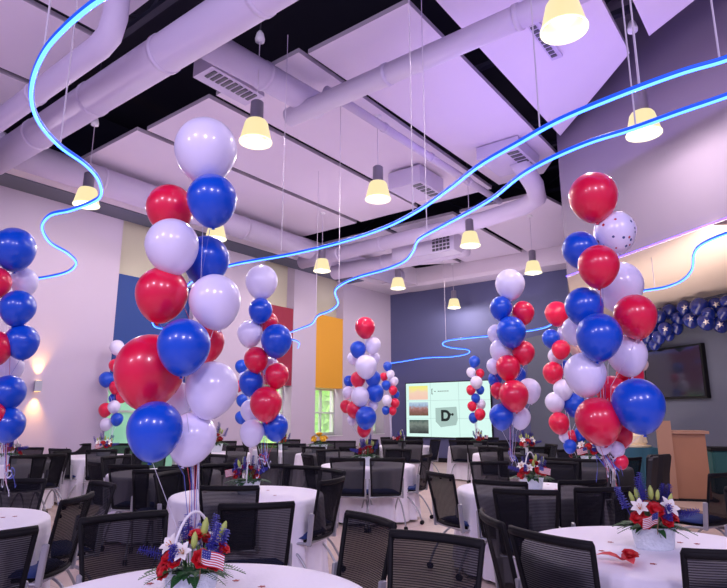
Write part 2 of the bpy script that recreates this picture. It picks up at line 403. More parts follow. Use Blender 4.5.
duct([R(11.35, 10.9, 5.7), R(11.15, 5.2, 5.7), R(10.9, 4.2, 5.7), R(10.6, 3.8, 5.7), R(10.2, 3.7, 5.8), R(9.6, 3.75, 6.1)], .18, 'pale duct in the far ceiling with a hooked end beside the bulkhead')
duct([R(-2, 10.45, 5.95), R(10.6, 10.45, 5.95), R(15.3, 10.3, 5.95)], .27, 'long thick pale duct running along the top of the left wall')
duct([R(12.3, 10.5, 5.55), R(12.4, 7.0, 5.55), R(12.4, 6.3, 5.55)], .22, 'short thick duct with a blunt end behind the far pendants')
def vent(corners, label, n=9, slots=True):
    a0, a1, b0, b1, z0, z1 = corners
    root = empty('ceiling_vent', R((a0+a1)/2, (b0+b1)/2, z0)); inv = Matrix.Translation(-root.location)
    q = bmesh.new(); rbox(q, a0, a1, b0, b1, z0, z1); q.transform(inv); mesh_obj('vent_box', q, M_duct, root)
    q = bmesh.new()
    for k in range(n):
        a = a0+.06+(a1-a0-.12)*(k+.15)/n; rbox(q, a, a+(a1-a0-.12)/n*.6, b0+.05, b0+.05+min(.2, (b1-b0)*.5), z0-.012, z0+.01)
    q.transform(inv); mesh_obj('vent_slots', q, M_dark, root)
    return tag(root, label, 'vent', 'air vents')
vent((4.05, 4.95, 5.55, 5.95, 5.85, 6.15), 'boxy pale vent with a dark slotted face between the big duct and first pendant')
vent((8.9, 9.8, 5.45, 6.2, 5.9, 6.25), 'boxy pale vent under the middle ceiling panels beyond the centre pendant', 5)
vent((9.0, 10.0, 3.5, 4.3, 6.05, 6.28), 'pale vent under the slanted panel beside the bulkhead', 6)
vent((6.0, 7.2, 2.1, 2.25, 6.26, 6.32), 'slim slot vent in the top centre panel', 12)
# grille box
root = empty('grille_box', R(12.2, 6.9, 5.3)); inv = Matrix.Translation(-root.location)
q = bmesh.new(); rbox(q, 11.75, 12.15, 6.3, 8.1, 5.35, 5.8); q.transform(inv); mesh_obj('vent_box', q, M_duct, root)
q = bmesh.new()
for j in range(5):
    for k in range(4): rbox(q, 11.735, 11.76, 6.42+j*.1, 6.49+j*.1, 5.40+k*.09, 5.46+k*.09)
q.transform(inv); mesh_obj('grille', q, M_dark, root); tag(root, 'pale duct box with a dark perforated grille beside the far pendant', 'vent')

# ------------------------------------------------------------------ pendants
def make_pendant():
    root = empty('pendant_lamp')                       # origin at centre of the shade
    q = bmesh.new(); lathe(q, [(.085, .165), (.125, .16), (.145, .13), (.158, .07), (.175, .0), (.20, -.12), (.203, -.125), (.196, -.125), (.170, 0), (.150, .08), (.135, .13), (.085, .15)], 32)
    sh = mesh_obj('lamp_shade', q, M_glass, root, True)
    q = bmesh.new(); lathe(q, [(.190, -.118), (.164, .0), (.140, .09), (.0, .12)], 32); mesh_obj('reflector', q, M_inner, root, True)
    q = bmesh.new(); lathe(q, [(.196, -.130), (.207, -.130), (.207, -.116), (.196, -.116), (.196, -.130)], 32); mesh_obj('rim', q, M_rim, root, True)
    q = bmesh.new(); lathe(q, [(0, .44), (.06, .44), (.082, .42), (.085, .16), (.09, .155), (.0, .15)], 24)
    mesh_obj('lamp_housing', q, M_house, root, True)
    q = bmesh.new(); tube(q, [(0, 0, .43), (0, 0, 1.33)], .007, 6); mesh_obj('cord', q, M_wire, root)
    q = bmesh.new(); lathe(q, [(0, 1.30), (.06, 1.30), (.065, 1.34), (.045, 1.42), (.02, 1.46), (0, 1.46)], 20); mesh_obj('canopy', q, M_white, root, True)
    q = bmesh.new(); tube(q, [(0, 0, 1.45), (0, 0, 3.0)], .010, 6); mesh_obj('stem', q, M_dark, root)
    return root
pd = [((563, 18), 'largest pendant lamp, at the top edge of the photo'), ((643, 125), 'pendant lamp at the upper right in front of the grey bulkhead'),
      ((256, 133), 'pendant lamp just right of the tall near left balloon column'), ((378, 192), 'pendant lamp near the middle of the ceiling'),
      ((470, 240), 'pendant lamp beside the perforated grille box'), ((322, 266), 'pendant lamp in front of the window bay with the orange panel'),
      ((398, 284), 'pendant lamp in front of the far room corner'), ((533, 268), 'pendant lamp left of the stage bulkhead edge'),
      ((454, 304), 'smallest pendant lamp, hanging before the blue-grey back wall'), ((87, 198), 'pendant lamp at the left inside the curl of the blue light tube'),
      ((216, 233), 'pendant lamp half hidden behind the near left balloon column')]
proto = None
for (px, py), lab in pd:
    p = at_h(px, py, 4.97)
    if proto is None: proto = make_pendant(); o = proto
    else: o = dup(proto)
    o.location = p; tag(o, 'glowing glass ' + lab, 'lamp', 'pendant lamps')
    l = bpy.data.lights.new('pendant_bulb', 'POINT'); l.energy = 125; l.color = (1, .87, .82); l.shadow_soft_size = .05
    lo = bpy.data.objects.new('pendant_bulb', l); COL.objects.link(lo); lo.location = p + Vector((0, 0, -.16))

# ------------------------------------------------------------------ neon tubes
def neon(px_pts, label, wires=(), z=3.3, n=10, zs=None):
    pts = [at_h(x, y, z) for x, y in px_pts]
    sp_ = spline(pts, n); root = empty('light_tube', sp_[0]); inv = Matrix.Translation(-root.location)
    q = bmesh.new(); tube(q, sp_, .0105, 8); q.transform(inv); mesh_obj('lit_tube', q, M_neon, root, True)
    q = bmesh.new(); up = Vector((0, 0, .014)); tube(q, [p+up for p in sp_], .0155, 8); q.transform(inv); mesh_obj('housing', q, M_nhouse, root, True)
    for wx, wy in wires:
        p = at_h(wx, wy, z); q = bmesh.new(); tube(q, [p+up, p+Vector((0, 0, 2.95 if wx < 600 else 4.6))], .0055, 5); q.transform(inv); mesh_obj('suspension_wire', q, M_wire, root)
    return tag(root, label, 'neon light', 'blue neon tubes')
neon([(112, -6), (92, 6), (66, 28), (45, 52), (33, 80), (32, 105), (41, 126), (60, 147), (85, 165), (98, 180), (101, 195), (92, 203), (70, 211), (50, 216), (42, 228), (50, 243), (68, 254), (76, 264), (66, 273), (38, 279), (14, 280)],
     'glowing blue light tube curling down the upper left corner', [(43, 57), (60, 147)])
neon([(760, 44), (727, 60), (680, 74), (620, 96), (560, 121), (520, 143), (480, 166), (450, 189), (420, 210), (385, 228), (340, 243), (290, 255), (230, 266), (196, 279), (174, 300), (160, 311), (152, 318), (155, 327), (166, 329)],
     'long glowing blue light tube sweeping from the right edge to the left balloons', [(720, 62), (640, 89), (540, 131), (413, 214), (281, 257)])
neon([(760, 84), (727, 97), (680, 113), (632, 130), (590, 143), (550, 160), (520, 177), (495, 197), (470, 212), (440, 228), (419, 240), (413, 252), (404, 262), (385, 270), (360, 277), (343, 284), (335, 292), (338, 304), (330, 311), (318, 316), (312, 324), (300, 329), (284, 335)],
     'glowing blue light tube just below the long one, ending in wiggles by the red panel', [(636, 129), (427, 236), (339, 287), (316, 317)])
neon([(282, 342), (292, 340), (299, 343), (298, 348)], 'short loose end of blue light tube beside the red wall panel')
neon([(384, 364), (400, 362), (425, 358), (450, 357), (467, 354), (468, 350), (452, 348), (443, 345), (447, 341), (470, 338), (500, 335), (540, 329), (556, 322), (580, 308), (610, 300), (640, 292), (664, 288), (682, 281), (692, 270), (694, 255), (702, 245), (727, 234), (760, 226)],
     'blue light tube along the back wall curving up the right edge below the bulkhead', [(446, 342), (655, 290)])
# glow that the lit tubes cast on the ceiling comes from their own emission

# ------------------------------------------------------------------ wall sconce
p = at_plane(38, 386, V, WB-.08); root = empty('wall_sconce', p, AZ)
q = bmesh.new(); box(q, -.06, .06, -.06, .09, -.10, .10); sc_ = mesh_obj('sconce_body', q, M_steel, root)
for s_ in (1, -1):
    q = bmesh.new(); box(q, -.045, .045, -.045, .07, s_*.101, s_*.104); mesh_obj('lamp_glass', q, M_sconce, root)
    l = bpy.data.lights.new('sconce_beam', 'SPOT'); l.energy = 75; l.color = (1, .55, .12); l.spot_size = math.radians(70); l.spot_blend = .9; l.shadow_soft_size = .02
    lo = bpy.data.objects.new('sconce_beam', l); COL.objects.link(lo); lo.location = p+Vector((0, 0, s_*.12)); lo.rotation_euler = (0 if s_ < 0 else PI, 0, 0)
tag(root, 'small up-and-down wall light casting amber glow on the left wall', 'wall light')

# ------------------------------------------------------------------ video wall
SB0, SB1, SZ0, SZ1 = 7.98, 11.12, .80, 2.57
root = empty('video_wall', R(16.9, (SB0+SB1)/2, SZ0)); inv = Matrix.Translation(-root.location)
def sc(nm, b0, b1, z0, z1, off, m, par=None, th=.006):
    q = bmesh.new(); rbox(q, 16.92-off-th, 16.92-off, b0, b1, z0, z1); q.transform(inv); return mesh_obj(nm, q, m, par or root)
q = bmesh.new(); rbox(q, 16.92, 16.99, SB0-.03, SB1+.03, SZ0-.03, SZ1+.03); q.transform(inv); mesh_obj('housing', q, M_black, root)
disp = sc('display', SB0, SB1, SZ0, SZ1, 0, M_screen)
def sx(px): return SB1-(px-407)/(493-407)*(SB1-SB0)
def pos(bx, zy): return SB1-bx*(SB1-SB0), SZ1-zy*(SZ1-SZ0)
for fx in (.31, .65):
    b_, _ = pos(fx, 0); sc('panel_seam', b_-.006, b_+.006, SZ0, SZ1, .007, M_tape)
for fy in (.33, .66):
    _, z_ = pos(0, fy); sc('panel_seam', SB0, SB1, z_-.005, z_+.005, .007, M_tape)
def img_mat(name, stops, scale=3):
    m = bpy.data.materials.new(name); m.use_nodes = True; n_ = m.node_tree; b_ = n_.nodes['Principled BSDF']; b_.inputs['Base Color'].default_value = (0, 0, 0, 1)
    tc_ = n_.nodes.new('ShaderNodeTexCoord'); sp_ = n_.nodes.new('ShaderNodeSeparateXYZ'); n_.links.new(tc_.outputs['Generated'], sp_.inputs[0])
    no = n_.nodes.new('ShaderNodeTexNoise'); no.inputs['Scale'].default_value = scale; n_.links.new(tc_.outputs['Generated'], no.inputs['Vector'])
    ad = n_.nodes.new('ShaderNodeMath'); ad.operation = 'MULTIPLY_ADD'; ad.inputs[1].default_value = .5; n_.links.new(no.outputs[0], ad.inputs[0]); n_.links.new(sp_.outputs[2], ad.inputs[2])
    sb = n_.nodes.new('ShaderNodeMath'); sb.operation = 'SUBTRACT'; sb.inputs[1].default_value = .25; n_.links.new(ad.outputs[0], sb.inputs[0])
    cr = n_.nodes.new('ShaderNodeValToRGB'); n_.links.new(sb.outputs[0], cr.inputs[0])
    while len(cr.color_ramp.elements) < len(stops): cr.color_ramp.elements.new(.5)
    for e_, (p_, c_) in zip(cr.color_ramp.elements, stops): e_.position = p_; e_.color = (*c_, 1)
    n_.links.new(cr.outputs[0], b_.inputs['Emission Color']); b_.inputs['Emission Strength'].default_value = .9
    return m
for (fx0, fx1, fy0, fy1), mm, nm in (((.04, .28, .05, .31), img_mat('banner_picture', [(0, (1, .62, .5)), (.5, (1, .72, .55)), (.75, (1, .9, .3)), (1, (.95, .95, .25))]), 'banner_tile'),
        ((.04, .28, .36, .61), img_mat('building_picture', [(0, (.18, .09, .05)), (.35, (.30, .13, .12)), (.55, (.45, .22, .2)), (.75, (.35, .5, .7)), (1, (.55, .7, .85))], 6), 'picture_tile'),
        ((.04, .28, .69, .94), img_mat('person_picture', [(0, (.03, .04, .04)), (.4, (.10, .13, .12)), (.7, (.22, .27, .24)), (1, (.06, .12, .10))], 5), 'picture_tile')):
    b1, z1 = pos(fx0, fy0); b0, z0 = pos(fx1, fy1); sc(nm, b0, b1, z0, z1, .014, mm)
M_tileg = mat('logo_tile_grey', (0, 0, 0), .5, emis=(.42, .60, .56), estr=.9); M_ink = mat('screen_ink', (0, 0, 0), .5, emis=(.01, .03, .03), estr=.5)
q = bmesh.new(); pts = []
for fx, fy in ((.37, .47), (.62, .45), (.63, .68), (.61, .78), (.43, .82), (.37, .72)):
    b_, z_ = pos(fx, fy); pts.append((b_, z_))
f1 = [q.verts.new(R(16.900, b_, z_)) for b_, z_ in pts]; f2 = [q.verts.new(R(16.906, b_, z_)) for b_, z_ in pts]
q.faces.new(f1); q.faces.new(f2[::-1])
for k in range(6): q.faces.new((f1[k], f1[(k+1) % 6], f2[(k+1) % 6], f2[k]))
q.transform(inv); logo = mesh_obj('logo_tile', q, M_tileg, root)
def text(body, size, fx, fy, mat_, nm='lettering', off=.03, bold=0):
    cu = bpy.data.curves.new(nm, 'FONT'); cu.body = body; cu.size = size; cu.extrude = .003; cu.offset = bold
    t_ = bpy.data.objects.new(nm, cu); COL.objects.link(t_); bpy.context.view_layer.update()
    me = bpy.data.meshes.new_from_object(t_.evaluated_get(bpy.context.evaluated_depsgraph_get())); bpy.data.objects.remove(t_)
    o = bpy.data.objects.new(nm, me); COL.objects.link(o); me.materials.append(mat_); o.parent = root
    b_, z_ = pos(fx, fy); rm = Matrix((( -V.x, 0, -U.x, 0), (-V.y, 0, -U.y, 0), (0, 1, 0, 0), (0, 0, 0, 1)))
    me.transform(rm); o.location = R(16.92-off, b_, z_)-root.location; return o
text('D', .47, .435, .70, M_ink, bold=.022)
text('••', .26, .53, .64, M_ink, bold=.01); text('- ------', .22, .36, .19, M_ink); text('[', .20, .325, .19, M_ink)
tag(root, 'large lit mint-white video wall with picture tiles on the back wall', 'screen')

# ------------------------------------------------------------------ television on the stage wall
root = empty('television', S(9.78, 10.9, 2.35), 0)
tp = [at_plane(649, 352, N, 9.8), at_plane(702, 343, N, 9.8), at_plane(709, 399, N, 9.8), at_plane(649, 401, N, 9.8)]
t0 = min(p.dot(T) for p in tp); t1 = max(p.dot(T) for p in tp); root.location = S(9.78, (t0+t1)/2, 2.35); inv = Matrix.Translation(-root.location)
q = bmesh.new(); rbox(q, 9.76, 9.86, t0, t1, 1.82, 2.90, N, T); q.transform(inv); mesh_obj('bezel', q, M_black, root)
q = bmesh.new(); rbox(q, 9.752, 9.76, t0+.04, t1-.04, 1.87, 2.86, N, T); q.transform(inv); mesh_obj('display', q, M_tv, root)
tag(root, 'dark switched-off flat television on the grey stage wall', 'television')

# ------------------------------------------------------------------ lectern, teal table
lp = flat(686, 9.5, .7); lp.z = .2; root = empty('lectern', lp, -.30)
q = bmesh.new()
def tprism(q, x0, x1, y0, y1, z0, z1, tx, ty):
    vs = box(q, x0, x1, y0, y1, z0, z1)
    for v_ in vs:
        if v_.co.z > z0+.01: v_.co.x *= tx; v_.co.y *= ty
tprism(q, -.20, .27, -.22, .25, .03, 1.0, 1.0, 1.0); mesh_obj('body', q, M_wood, root)
q = bmesh.new(); box(q, -.42, -.21, -.30, -.24, .02, 1.20); box(q, -.42, -.20, -.24, .25, .02, .06); mesh_obj('side_panel', q, M_woodl, root)
q = bmesh.new(); box(q, -.24, .32, -.27, .30, 1.0, 1.045, Matrix.Rotation(math.radians(0), 4, 'X')); mesh_obj('top', q, M_woodl, root)
q = bmesh.new(); box(q, -.44, .34, -.30, .30, 0, .03); mesh_obj('base', q, M_black, root)
tag(root, 'light maple lectern standing on the stage below the television', 'lectern')

tp_ = flat(636, 10.6, .95); tp_.z = .2; root = empty('side_table', tp_, -.3)
q = bmesh.new(); box(q, -.29, .29, -.29, .29, .70, .73); mesh_obj('tabletop', q, M_teal, root)
q = bmesh.new()
for x in (-.25, .25):
    for y in (-.25, .25): box(q, x-.02, x+.02, y-.02, y+.02, 0, .70)
mesh_obj('leg', q, M_steel, root)
q = bmesh.new(); ring0 = []
for k in range(40):
    an = 2*PI*k/40; sq = 1/max(abs(math.cos(an)), abs(math.sin(an))); rx = .30*sq
    ring0.append((rx*math.cos(an), rx*math.sin(an), 1+.05*math.sin(an*10)))
lo = [q.verts.new((x*f_*1.06, y*f_*1.06, .05)) for x, y, f_ in ring0]; hi = [q.verts.new((x, y, .735)) for x, y, f_ in ring0]
for k in range(40): q.faces.new((lo[k], lo[(k+1) % 40], hi[(k+1) % 40], hi[k]))
q.faces.new(hi); mesh_obj('drape', q, M_teal, root)
tag(root, 'small teal-draped table on the stage left of the lectern', 'table')
q = bmesh.new(); lathe(q, [(0, 0), (.24, 0), (.25, .03), (.17, .04), (.19, .08), (.18, .20), (.10, .22), (.09, .27), (0, .29)], 28)
for v_ in q.verts: v_.co += Vector((random.uniform(-.008, .008), random.uniform(-.008, .008), 0)) if v_.co.z > .05 else Vector()
tag(mesh_obj('cake', q, M_cake, loc=tp_+Vector((0, 0, .737))), 'cream frosted cake standing on the small teal table', 'cake')
tp2 = flat(727, 10.2, .95); tp2.z = .2
root = empty('equipment_case', tp2, -.3)
q = bmesh.new(); box(q, -.30, .30, -.25, .25, 0, .70); bmesh.ops.bevel(q, geom=q.edges[:], offset=.03, segments=2, affect='EDGES'); mesh_obj('case_body', q, mat('dark_green_cover', (.015, .10, .10), .7), root)
q = bmesh.new(); box(q, -.31, .31, -.26, .26, .70, .75); mesh_obj('lid', q, M_black, root)
tag(root, 'dark green covered box on the stage at the right edge', 'box')

# ------------------------------------------------------------------ tables
TAB = {}
def make_table():
    root = empty('round_table')
    q = bmesh.new(); lathe(q, [(0, .72), (.69, .72), (.695, .73), (.695, .742), (.69, .748), (0, .748)], 48); mesh_obj('tabletop', q, M_white, root)
    for k in range(4):
        an = PI/4+PI/2*k; q = bmesh.new(); tube(q, [(.45*math.cos(an), .45*math.sin(an), .72), (.52*math.cos(an), .52*math.sin(an), 0)], .015, 8); mesh_obj('leg', q, M_steel, root)
    return root
def make_cloth(seed):
    rnd = random.Random(seed); q = bmesh.new(); seg = 144; rings = []
    nf = 17; ph = rnd.uniform(0, 6)
    levels = [(.0, .752), (.35, .752), (.65, .752), (.698, .750), (.712, .735), (.716, .70), (.722, .55), (.73, .35), (.738, .15), (.745, .03)]
    for r, z in levels:
        if r == 0: rings.append([q.verts.new((0, 0, z))]); continue
        ring = []
        dep = max(0, (.74-z)/.72)
        for k in range(seg):
            an = 2*PI*k/seg; fold = math.sin(nf*an+ph+.6*math.sin(3*an))*.5+.3*math.sin(nf*2.3*an*1.0+1 if False else 31*an+ph)
            rr_ = r+dep**.8*.06*fold
            ring.append(q.verts.new((rr_*math.cos(an), rr_*math.sin(an), z)))
        rings.append(ring)
    for a_, b_ in zip(rings, rings[1:]):
        for k in range(seg):
            k2 = (k+1) % seg
            if len(a_) == 1: q.faces.new((a_[0], b_[k], b_[k2]))
            else: q.faces.new((a_[k], b_[k], b_[k2], a_[k2]))
    return mesh_obj('tablecloth', q, M_cloth, smooth=True)
tables = [  # name, px, Y, description
 ('T1', 195, 2.40, 'front left round table'),
 ('T2', 655, 3.40, 'front right round table'),
 ('T3', -66, 4.20, 'round table cut by the left edge'),
 ('T4', 248, 5.70, 'round table behind the front left one'),
 ('T5', 528, 6.10, 'table under the arched-handle basket'),
 ('T6', 368, 9.05, 'central round table'),
 ('T7', 4, 9.6, 'far round table at the left edge'),
 ('T8', 98, 11.0, 'far table below the small left column'),
 ('T9', 165, 7.85, 'round table midway to the left wall'),
 ('T10', 285, 13.2, 'far round table below the red panel'),
 ('T11', 478, 14.5, 'far round table before the video wall'),
 ('T12', 214, 11.9, 'far table right of the near left balloons'),
 ('T13', 580, 8.8, 'round table beside the stage'),
 ('T14', 510, 11.6, 'far table right of the video wall'),
 ('T15', 402, 14.8, 'far round table before the room corner'),
 ('T16', 332, 11.7, 'far table below the orange panel')]
tproto = make_table(); cproto = [make_cloth(1), make_cloth(2)]
for i, (k, px, Y, d) in enumerate(tables):
    p = flat(px, Y); TAB[k] = p
    o = tproto if i == 0 else dup(tproto); o.location = p; tag(o, 'plain white ' + d, 'table', 'round banquet tables')
    c_ = cproto[i] if i < 2 else dup(cproto[i % 2]); c_.location = p; c_.rotation_euler.z = i*.7
    tag(c_, 'white cloth draped over the ' + d, 'tablecloth', 'white tablecloths')

# ------------------------------------------------------------------ chairs
def make_chair():
    root = empty('mesh_back_chair')       # seat front faces +Y, origin on the floor below the seat centre
    # curved mesh back
    def bp(u_, z):       # u -1..1 across
        hw = .195+.038*(z-.45)/.46; y = -.235-.10*(z-.45)/.47 - .035*(1-u_*u_)*1.0
        return Vector((hw*u_, y, z))
    q = bmesh.new(); grid = [[q.verts.new(bp(-1+2*i/10, .455+.455*j/6)) for i in range(11)] for j in range(7)]
    for j in range(6):
        for i in range(10): q.faces.new((grid[j][i], grid[j][i+1], grid[j+1][i+1], grid[j+1][i]))
    mesh_obj('backrest', q, M_mesh, root, True)
    q = bmesh.new()
    loop = [bp(-1, .455+.455*j/6) for j in range(7)]+[bp(-1+2*i/10, .92) for i in range(0, 11)]+[bp(1, .455+.455*j/6) for j in range(6, -1, -1)]+[bp(1-2*i/10, .447) for i in range(0, 11)]
    tube(q, loop+[loop[0]], .0135, 8, caps=False)
    top = [bp(-1+2*i/10, .908) for i in range(11)]; tube(q, top, .019, 8)
    mesh_obj('back_frame', q, M_black, root, True)
    # seat cushion
    q = bmesh.new(); nx, ny = 8, 8
    def srf(x, y, up):
        ed = max(0, 1-(x*x)**3)*max(0, 1-(y*y)**3)
        wx = .225*(1-.08*(y > .5)*(y-.5)); z = .455+(.035 if up else -.018)*ed**.4 - .015*max(0, y)**3
        return Vector((x*wx, y*.22+.01, z))
    for up in (1, 0):
        gr = [[q.verts.new(srf(-1+2*i/nx, -1+2*j/ny, up)) for i in range(nx+1)] for j in range(ny+1)]
        for j in range(ny):
            for i in range(nx): q.faces.new((gr[j][i], gr[j][i+1], gr[j+1][i+1], gr[j+1][i]))
    bmesh.ops.remove_doubles(q, verts=q.verts[:], dist=.0005)
    mesh_obj('seat', q, M_seat, root, True)
    q = bmesh.new(); box(q, -.19, .19, -.17, .17, .418, .437); mesh_obj('seat_pan', q, M_black, root)
    for s_ in (-1, 1):
        # grey upright bracket joining seat to back
        q = bmesh.new()
        vs = box(q, s_*.228-.011, s_*.228+.011, -.26, -.215, .40, .66)
        for v_ in vs:
            if v_.co.z > .6: v_.co.y -= .025
        bmesh.ops.bevel(q, geom=q.edges[:], offset=.006, segments=1, affect='EDGES'); mesh_obj('upright', q, M_steel, root)
        # arched front and rear legs
        q = bmesh.new(); tube(q, spline([(s_*.225, -.235, .42), (s_*.232, -.05, .40), (s_*.238, .10, .30), (s_*.242, .20, .16), (s_*.245, .25, .055)], 5), .0115, 8); fl = mesh_obj('leg', q, M_steel, root, True)
        q = bmesh.new(); tube(q, spline([(s_*.225, .16, .42), (s_*.228, .02, .40), (s_*.235, -.14, .32), (s_*.240, -.25, .18), (s_*.245, -.31, .055)], 5), .0115, 8); rl = mesh_obj('leg', q, M_steel, root, True)
        for lg, y in ((fl, .25), (rl, -.31)):
            q = bmesh.new()
            for dx in (-.012, .012): tube(q, [(s_*.245+dx-.008, y, .028), (s_*.245+dx+.008, y, .028)], .028, 12)
            mesh_obj('caster', q, M_black, lg, True)
    q = bmesh.new(); tube(q, [(-.225, -.235, .42), (.225, -.235, .42)], .011, 8); mesh_obj('cross_bar', q, M_steel, root)
    return root
chairs = [
 ('T1', 427, 2.84), ('T1', 362, 3.36), ('T1', 131, 3.42),
 ('T3', 72, 4.2), ('T3', -20, 2.95), ('T3', 18, 5.25),
 ('T2', 556, 2.92), ('T2', 512, 3.42), ('T2', 724, 2.66),('T2', 756, 4.5),
 ('T5', 502, 5.2), ('T5', 527, 4.6), ('T5', 580, 5.3), ('T5', 600, 4.75), ('T5', 443, 5.9), ('T5', 490, 7.25), ('T5', 556, 7.3), ('T5', 718, 5.9),
 ('T4', 235, 5.02), ('T4', 257, 3.92), ('T4', 314, 5.4), ('T4', 271, 6.85), ('T4', 222, 6.9), ('T4', 183, 5.95),
 ('T9', 130, 6.85), ('T9', 157, 6.3), ('T9', 194, 6.95), ('T9', 208, 8.5), ('T9', 148, 9.0), ('T9', 117, 8.3),
 ('T7', 27, 8.5), ('T7', 50, 8.8), ('T7', 22, 10.2), ('T7', 60, 9.5),
 ('T9', 180, 6.7), ('T9', 112, 7.4), ('T4', 330, 6.2), ('T4', 300, 6.6), ('T3', 98, 5.0),
 ('T8', 80, 11.9), ('T8', 103, 9.95), ('T8', 129, 10.7), ('T8', 118, 12.0), ('T8', 72, 10.4),
 ('T6', 347, 7.95), ('T6', 387, 7.95), ('T6', 425, 8.7), ('T6', 309, 8.7), ('T6', 330, 9.9), ('T6', 362, 10.1), ('T6', 398, 10.0),
 ('T10', 294, 12.0), ('T10', 268, 12.3), ('T10', 318, 13.0), ('T10', 290, 14.1), ('T10', 258, 13.2),
 ('T12', 234, 11.35), ('T12', 202, 11.25), ('T12', 226, 13.2), ('T12', 190, 12.6),
 ('T11', 458, 13.8), ('T11', 478, 13.4), ('T11', 500, 13.9), ('T11', 466, 15.4), ('T11', 490, 15.5),
 ('T14', 492, 10.8), ('T14', 512, 10.4), ('T14', 535, 10.9), ('T14', 498, 12.5), ('T14', 522, 12.6), ('T14', 548, 11.8),
 ('T15', 392, 13.5), ('T15', 412, 13.5), ('T15', 434, 14.2), ('T15', 374, 14.3), ('T15', 390, 15.6), ('T15', 414, 15.6),
 ('T16', 322, 11.2), ('T16', 345, 11.1), ('T16', 372, 12.0), ('T16', 324, 13.3), ('T16', 346, 13.3),
 ('T13', 563, 7.95), ('T13', 592, 7.75), ('T13', 626, 8.0), ('T13', 543, 8.7), ('T13', 603, 9.85), ('T13', 572, 9.8)]
cp = make_chair(); first = True; tname = {k: d for k, _, _, d in tables}
sides = ['far side', 'far right', 'right', 'near right', 'near side', 'near left', 'left', 'far left']
placed = {}; FACE = {718: (-.45, .89, 0), 427: (-.46, -.89, 0), 443: (.88, .47, 0), 362: (-.8, -.6, 0)}
for k, px, Y in chairs:
    tpos = TAB[k]; bpx = flat(px, Y, .9); d = (tpos-bpx); d.z = 0; dist = d.length; d.normalize()
    pos_ = bpx+d*.30
    mind = .50 if px == 724 else .56
    if px in FACE: d = Vector(FACE[px]).normalized(); pos_ = bpx+d*.30
    if px not in FACE and (tpos-pos_).length < mind: pos_ = tpos-d*mind
    e_ = bpx-tpos; sec = round(math.degrees(math.atan2(e_.x, e_.y))/45) % 8
    placed.setdefault((k, sec), []).append((px, pos_, d, Y))
ordw = {2: ['left one', 'right one'], 3: ['left one', 'middle one', 'right one']}
for (k, sec), lst in placed.items():
    lst.sort(key=lambda q_: q_[0])
    for i, (px, pos_, d, Y) in enumerate(lst):
        o = cp if first else dup(cp); first = False
        o.location = pos_; o.rotation_euler.z = math.atan2(-d.x, d.y)+random.uniform(-.08, .08)
        lab = 'black chair at %s of the %s' % (sides[sec], tname[k])
        if len(lst) > 1: lab += ', ' + ordw[len(lst)][i]
        tag(o, lab, 'chair', 'black mesh-back chairs')
# fabric-covered banquet chairs in front of the stage
def cover_chair(px, Y, rz, label, base=None):
    p = flat(px, Y, .9)
    if base: root = dup(base); root.location = p; root.rotation_euler.z = rz
    else:
        root = empty('covered_chair', p, rz)
        q = bmesh.new(); lv = [(.25, .25, 0, 0), (.21, .22, .25, 0), (.22, .22, .45, 0)]; rg = []
        for hx, hy, z, cy in lv: rg.append([q.verts.new((x*hx, cy+y*hy, z)) for x, y in ((-1, -1), (0, -1), (1, -1), (1, 0), (1, 1), (0, 1), (-1, 1), (-1, 0))])
        for a_, b_ in zip(rg, rg[1:]):
            for j in range(8): q.faces.new((a_[j], a_[(j+1) % 8], b_[(j+1) % 8], b_[j]))
        q.faces.new(rg[-1]); mesh_obj('seat_cover', q, M_scover, root)
        q = bmesh.new(); rg = []
        for hw, z, y0 in ((.22, .45, -.2), (.215, .7, -.23), (.235, .93, -.27), (.20, .965, -.275)):
            rg.append([q.verts.new((x*hw, y0+dy, z)) for x, dy in ((-1, 0), (0, -.04), (1, 0), (1, .05), (0, .01), (-1, .05))])
        for a_, b_ in zip(rg, rg[1:]):
            for j in range(6): q.faces.new((a_[j], a_[(j+1) % 6], b_[(j+1) % 6], b_[j]))
        q.faces.new(rg[-1]); mesh_obj('back_cover', q, M_scover, root)
    return tag(root, label, 'chair', 'chairs in black stretch covers')
cb = cover_chair(643, 8.3, .5, 'chair in a black stretch cover before the stage, right one of the pair')
cover_chair(632, 7.7, 1.0, 'chair in a black stretch cover before the stage, left one of the pair', cb)

# ------------------------------------------------------------------ balloons
def bal_mesh(m, seg=32, rings=20):
    q = bmesh.new(); pr = []
    for i in range(rings+1):
        t = PI*i/rings; z = math.cos(t); r = math.sin(t)
        if z < 0: z *= 1.22; r *= (1-.10*(-z)**1.5)
        else: z *= 1.02
        pr.append((max(r, 0), z))
    pr[0] = (0, pr[0][1]); pr[-1] = (0, pr[-1][1])
    lathe(q, pr, seg); me = bpy.data.meshes.new('balloon'); bmesh.ops.recalc_face_normals(q, faces=q.faces[:]); q.to_mesh(me); q.free(); me.materials.append(m)
    for p in me.polygons: p.use_smooth = True
    return me
def knot_mesh(m):
    q = bmesh.new(); lathe(q, [(0, -1.19), (.05, -1.20), (.045, -1.235), (.085, -1.28), (.0, -1.275)], 12); me = bpy.data.meshes.new('knot'); q.to_mesh(me); q.free(); me.materials.append(m); return me
BM = {c_: (bal_mesh(m), knot_mesh(m)) for c_, m in (('r', MB_r), ('b', MB_b), ('w', MB_w), ('c', MB_c), ('k', MB_k))}
CN = {'r': 'red', 'b': 'blue', 'w': 'white', 'c': 'white confetti-printed', 'k': 'cream'}
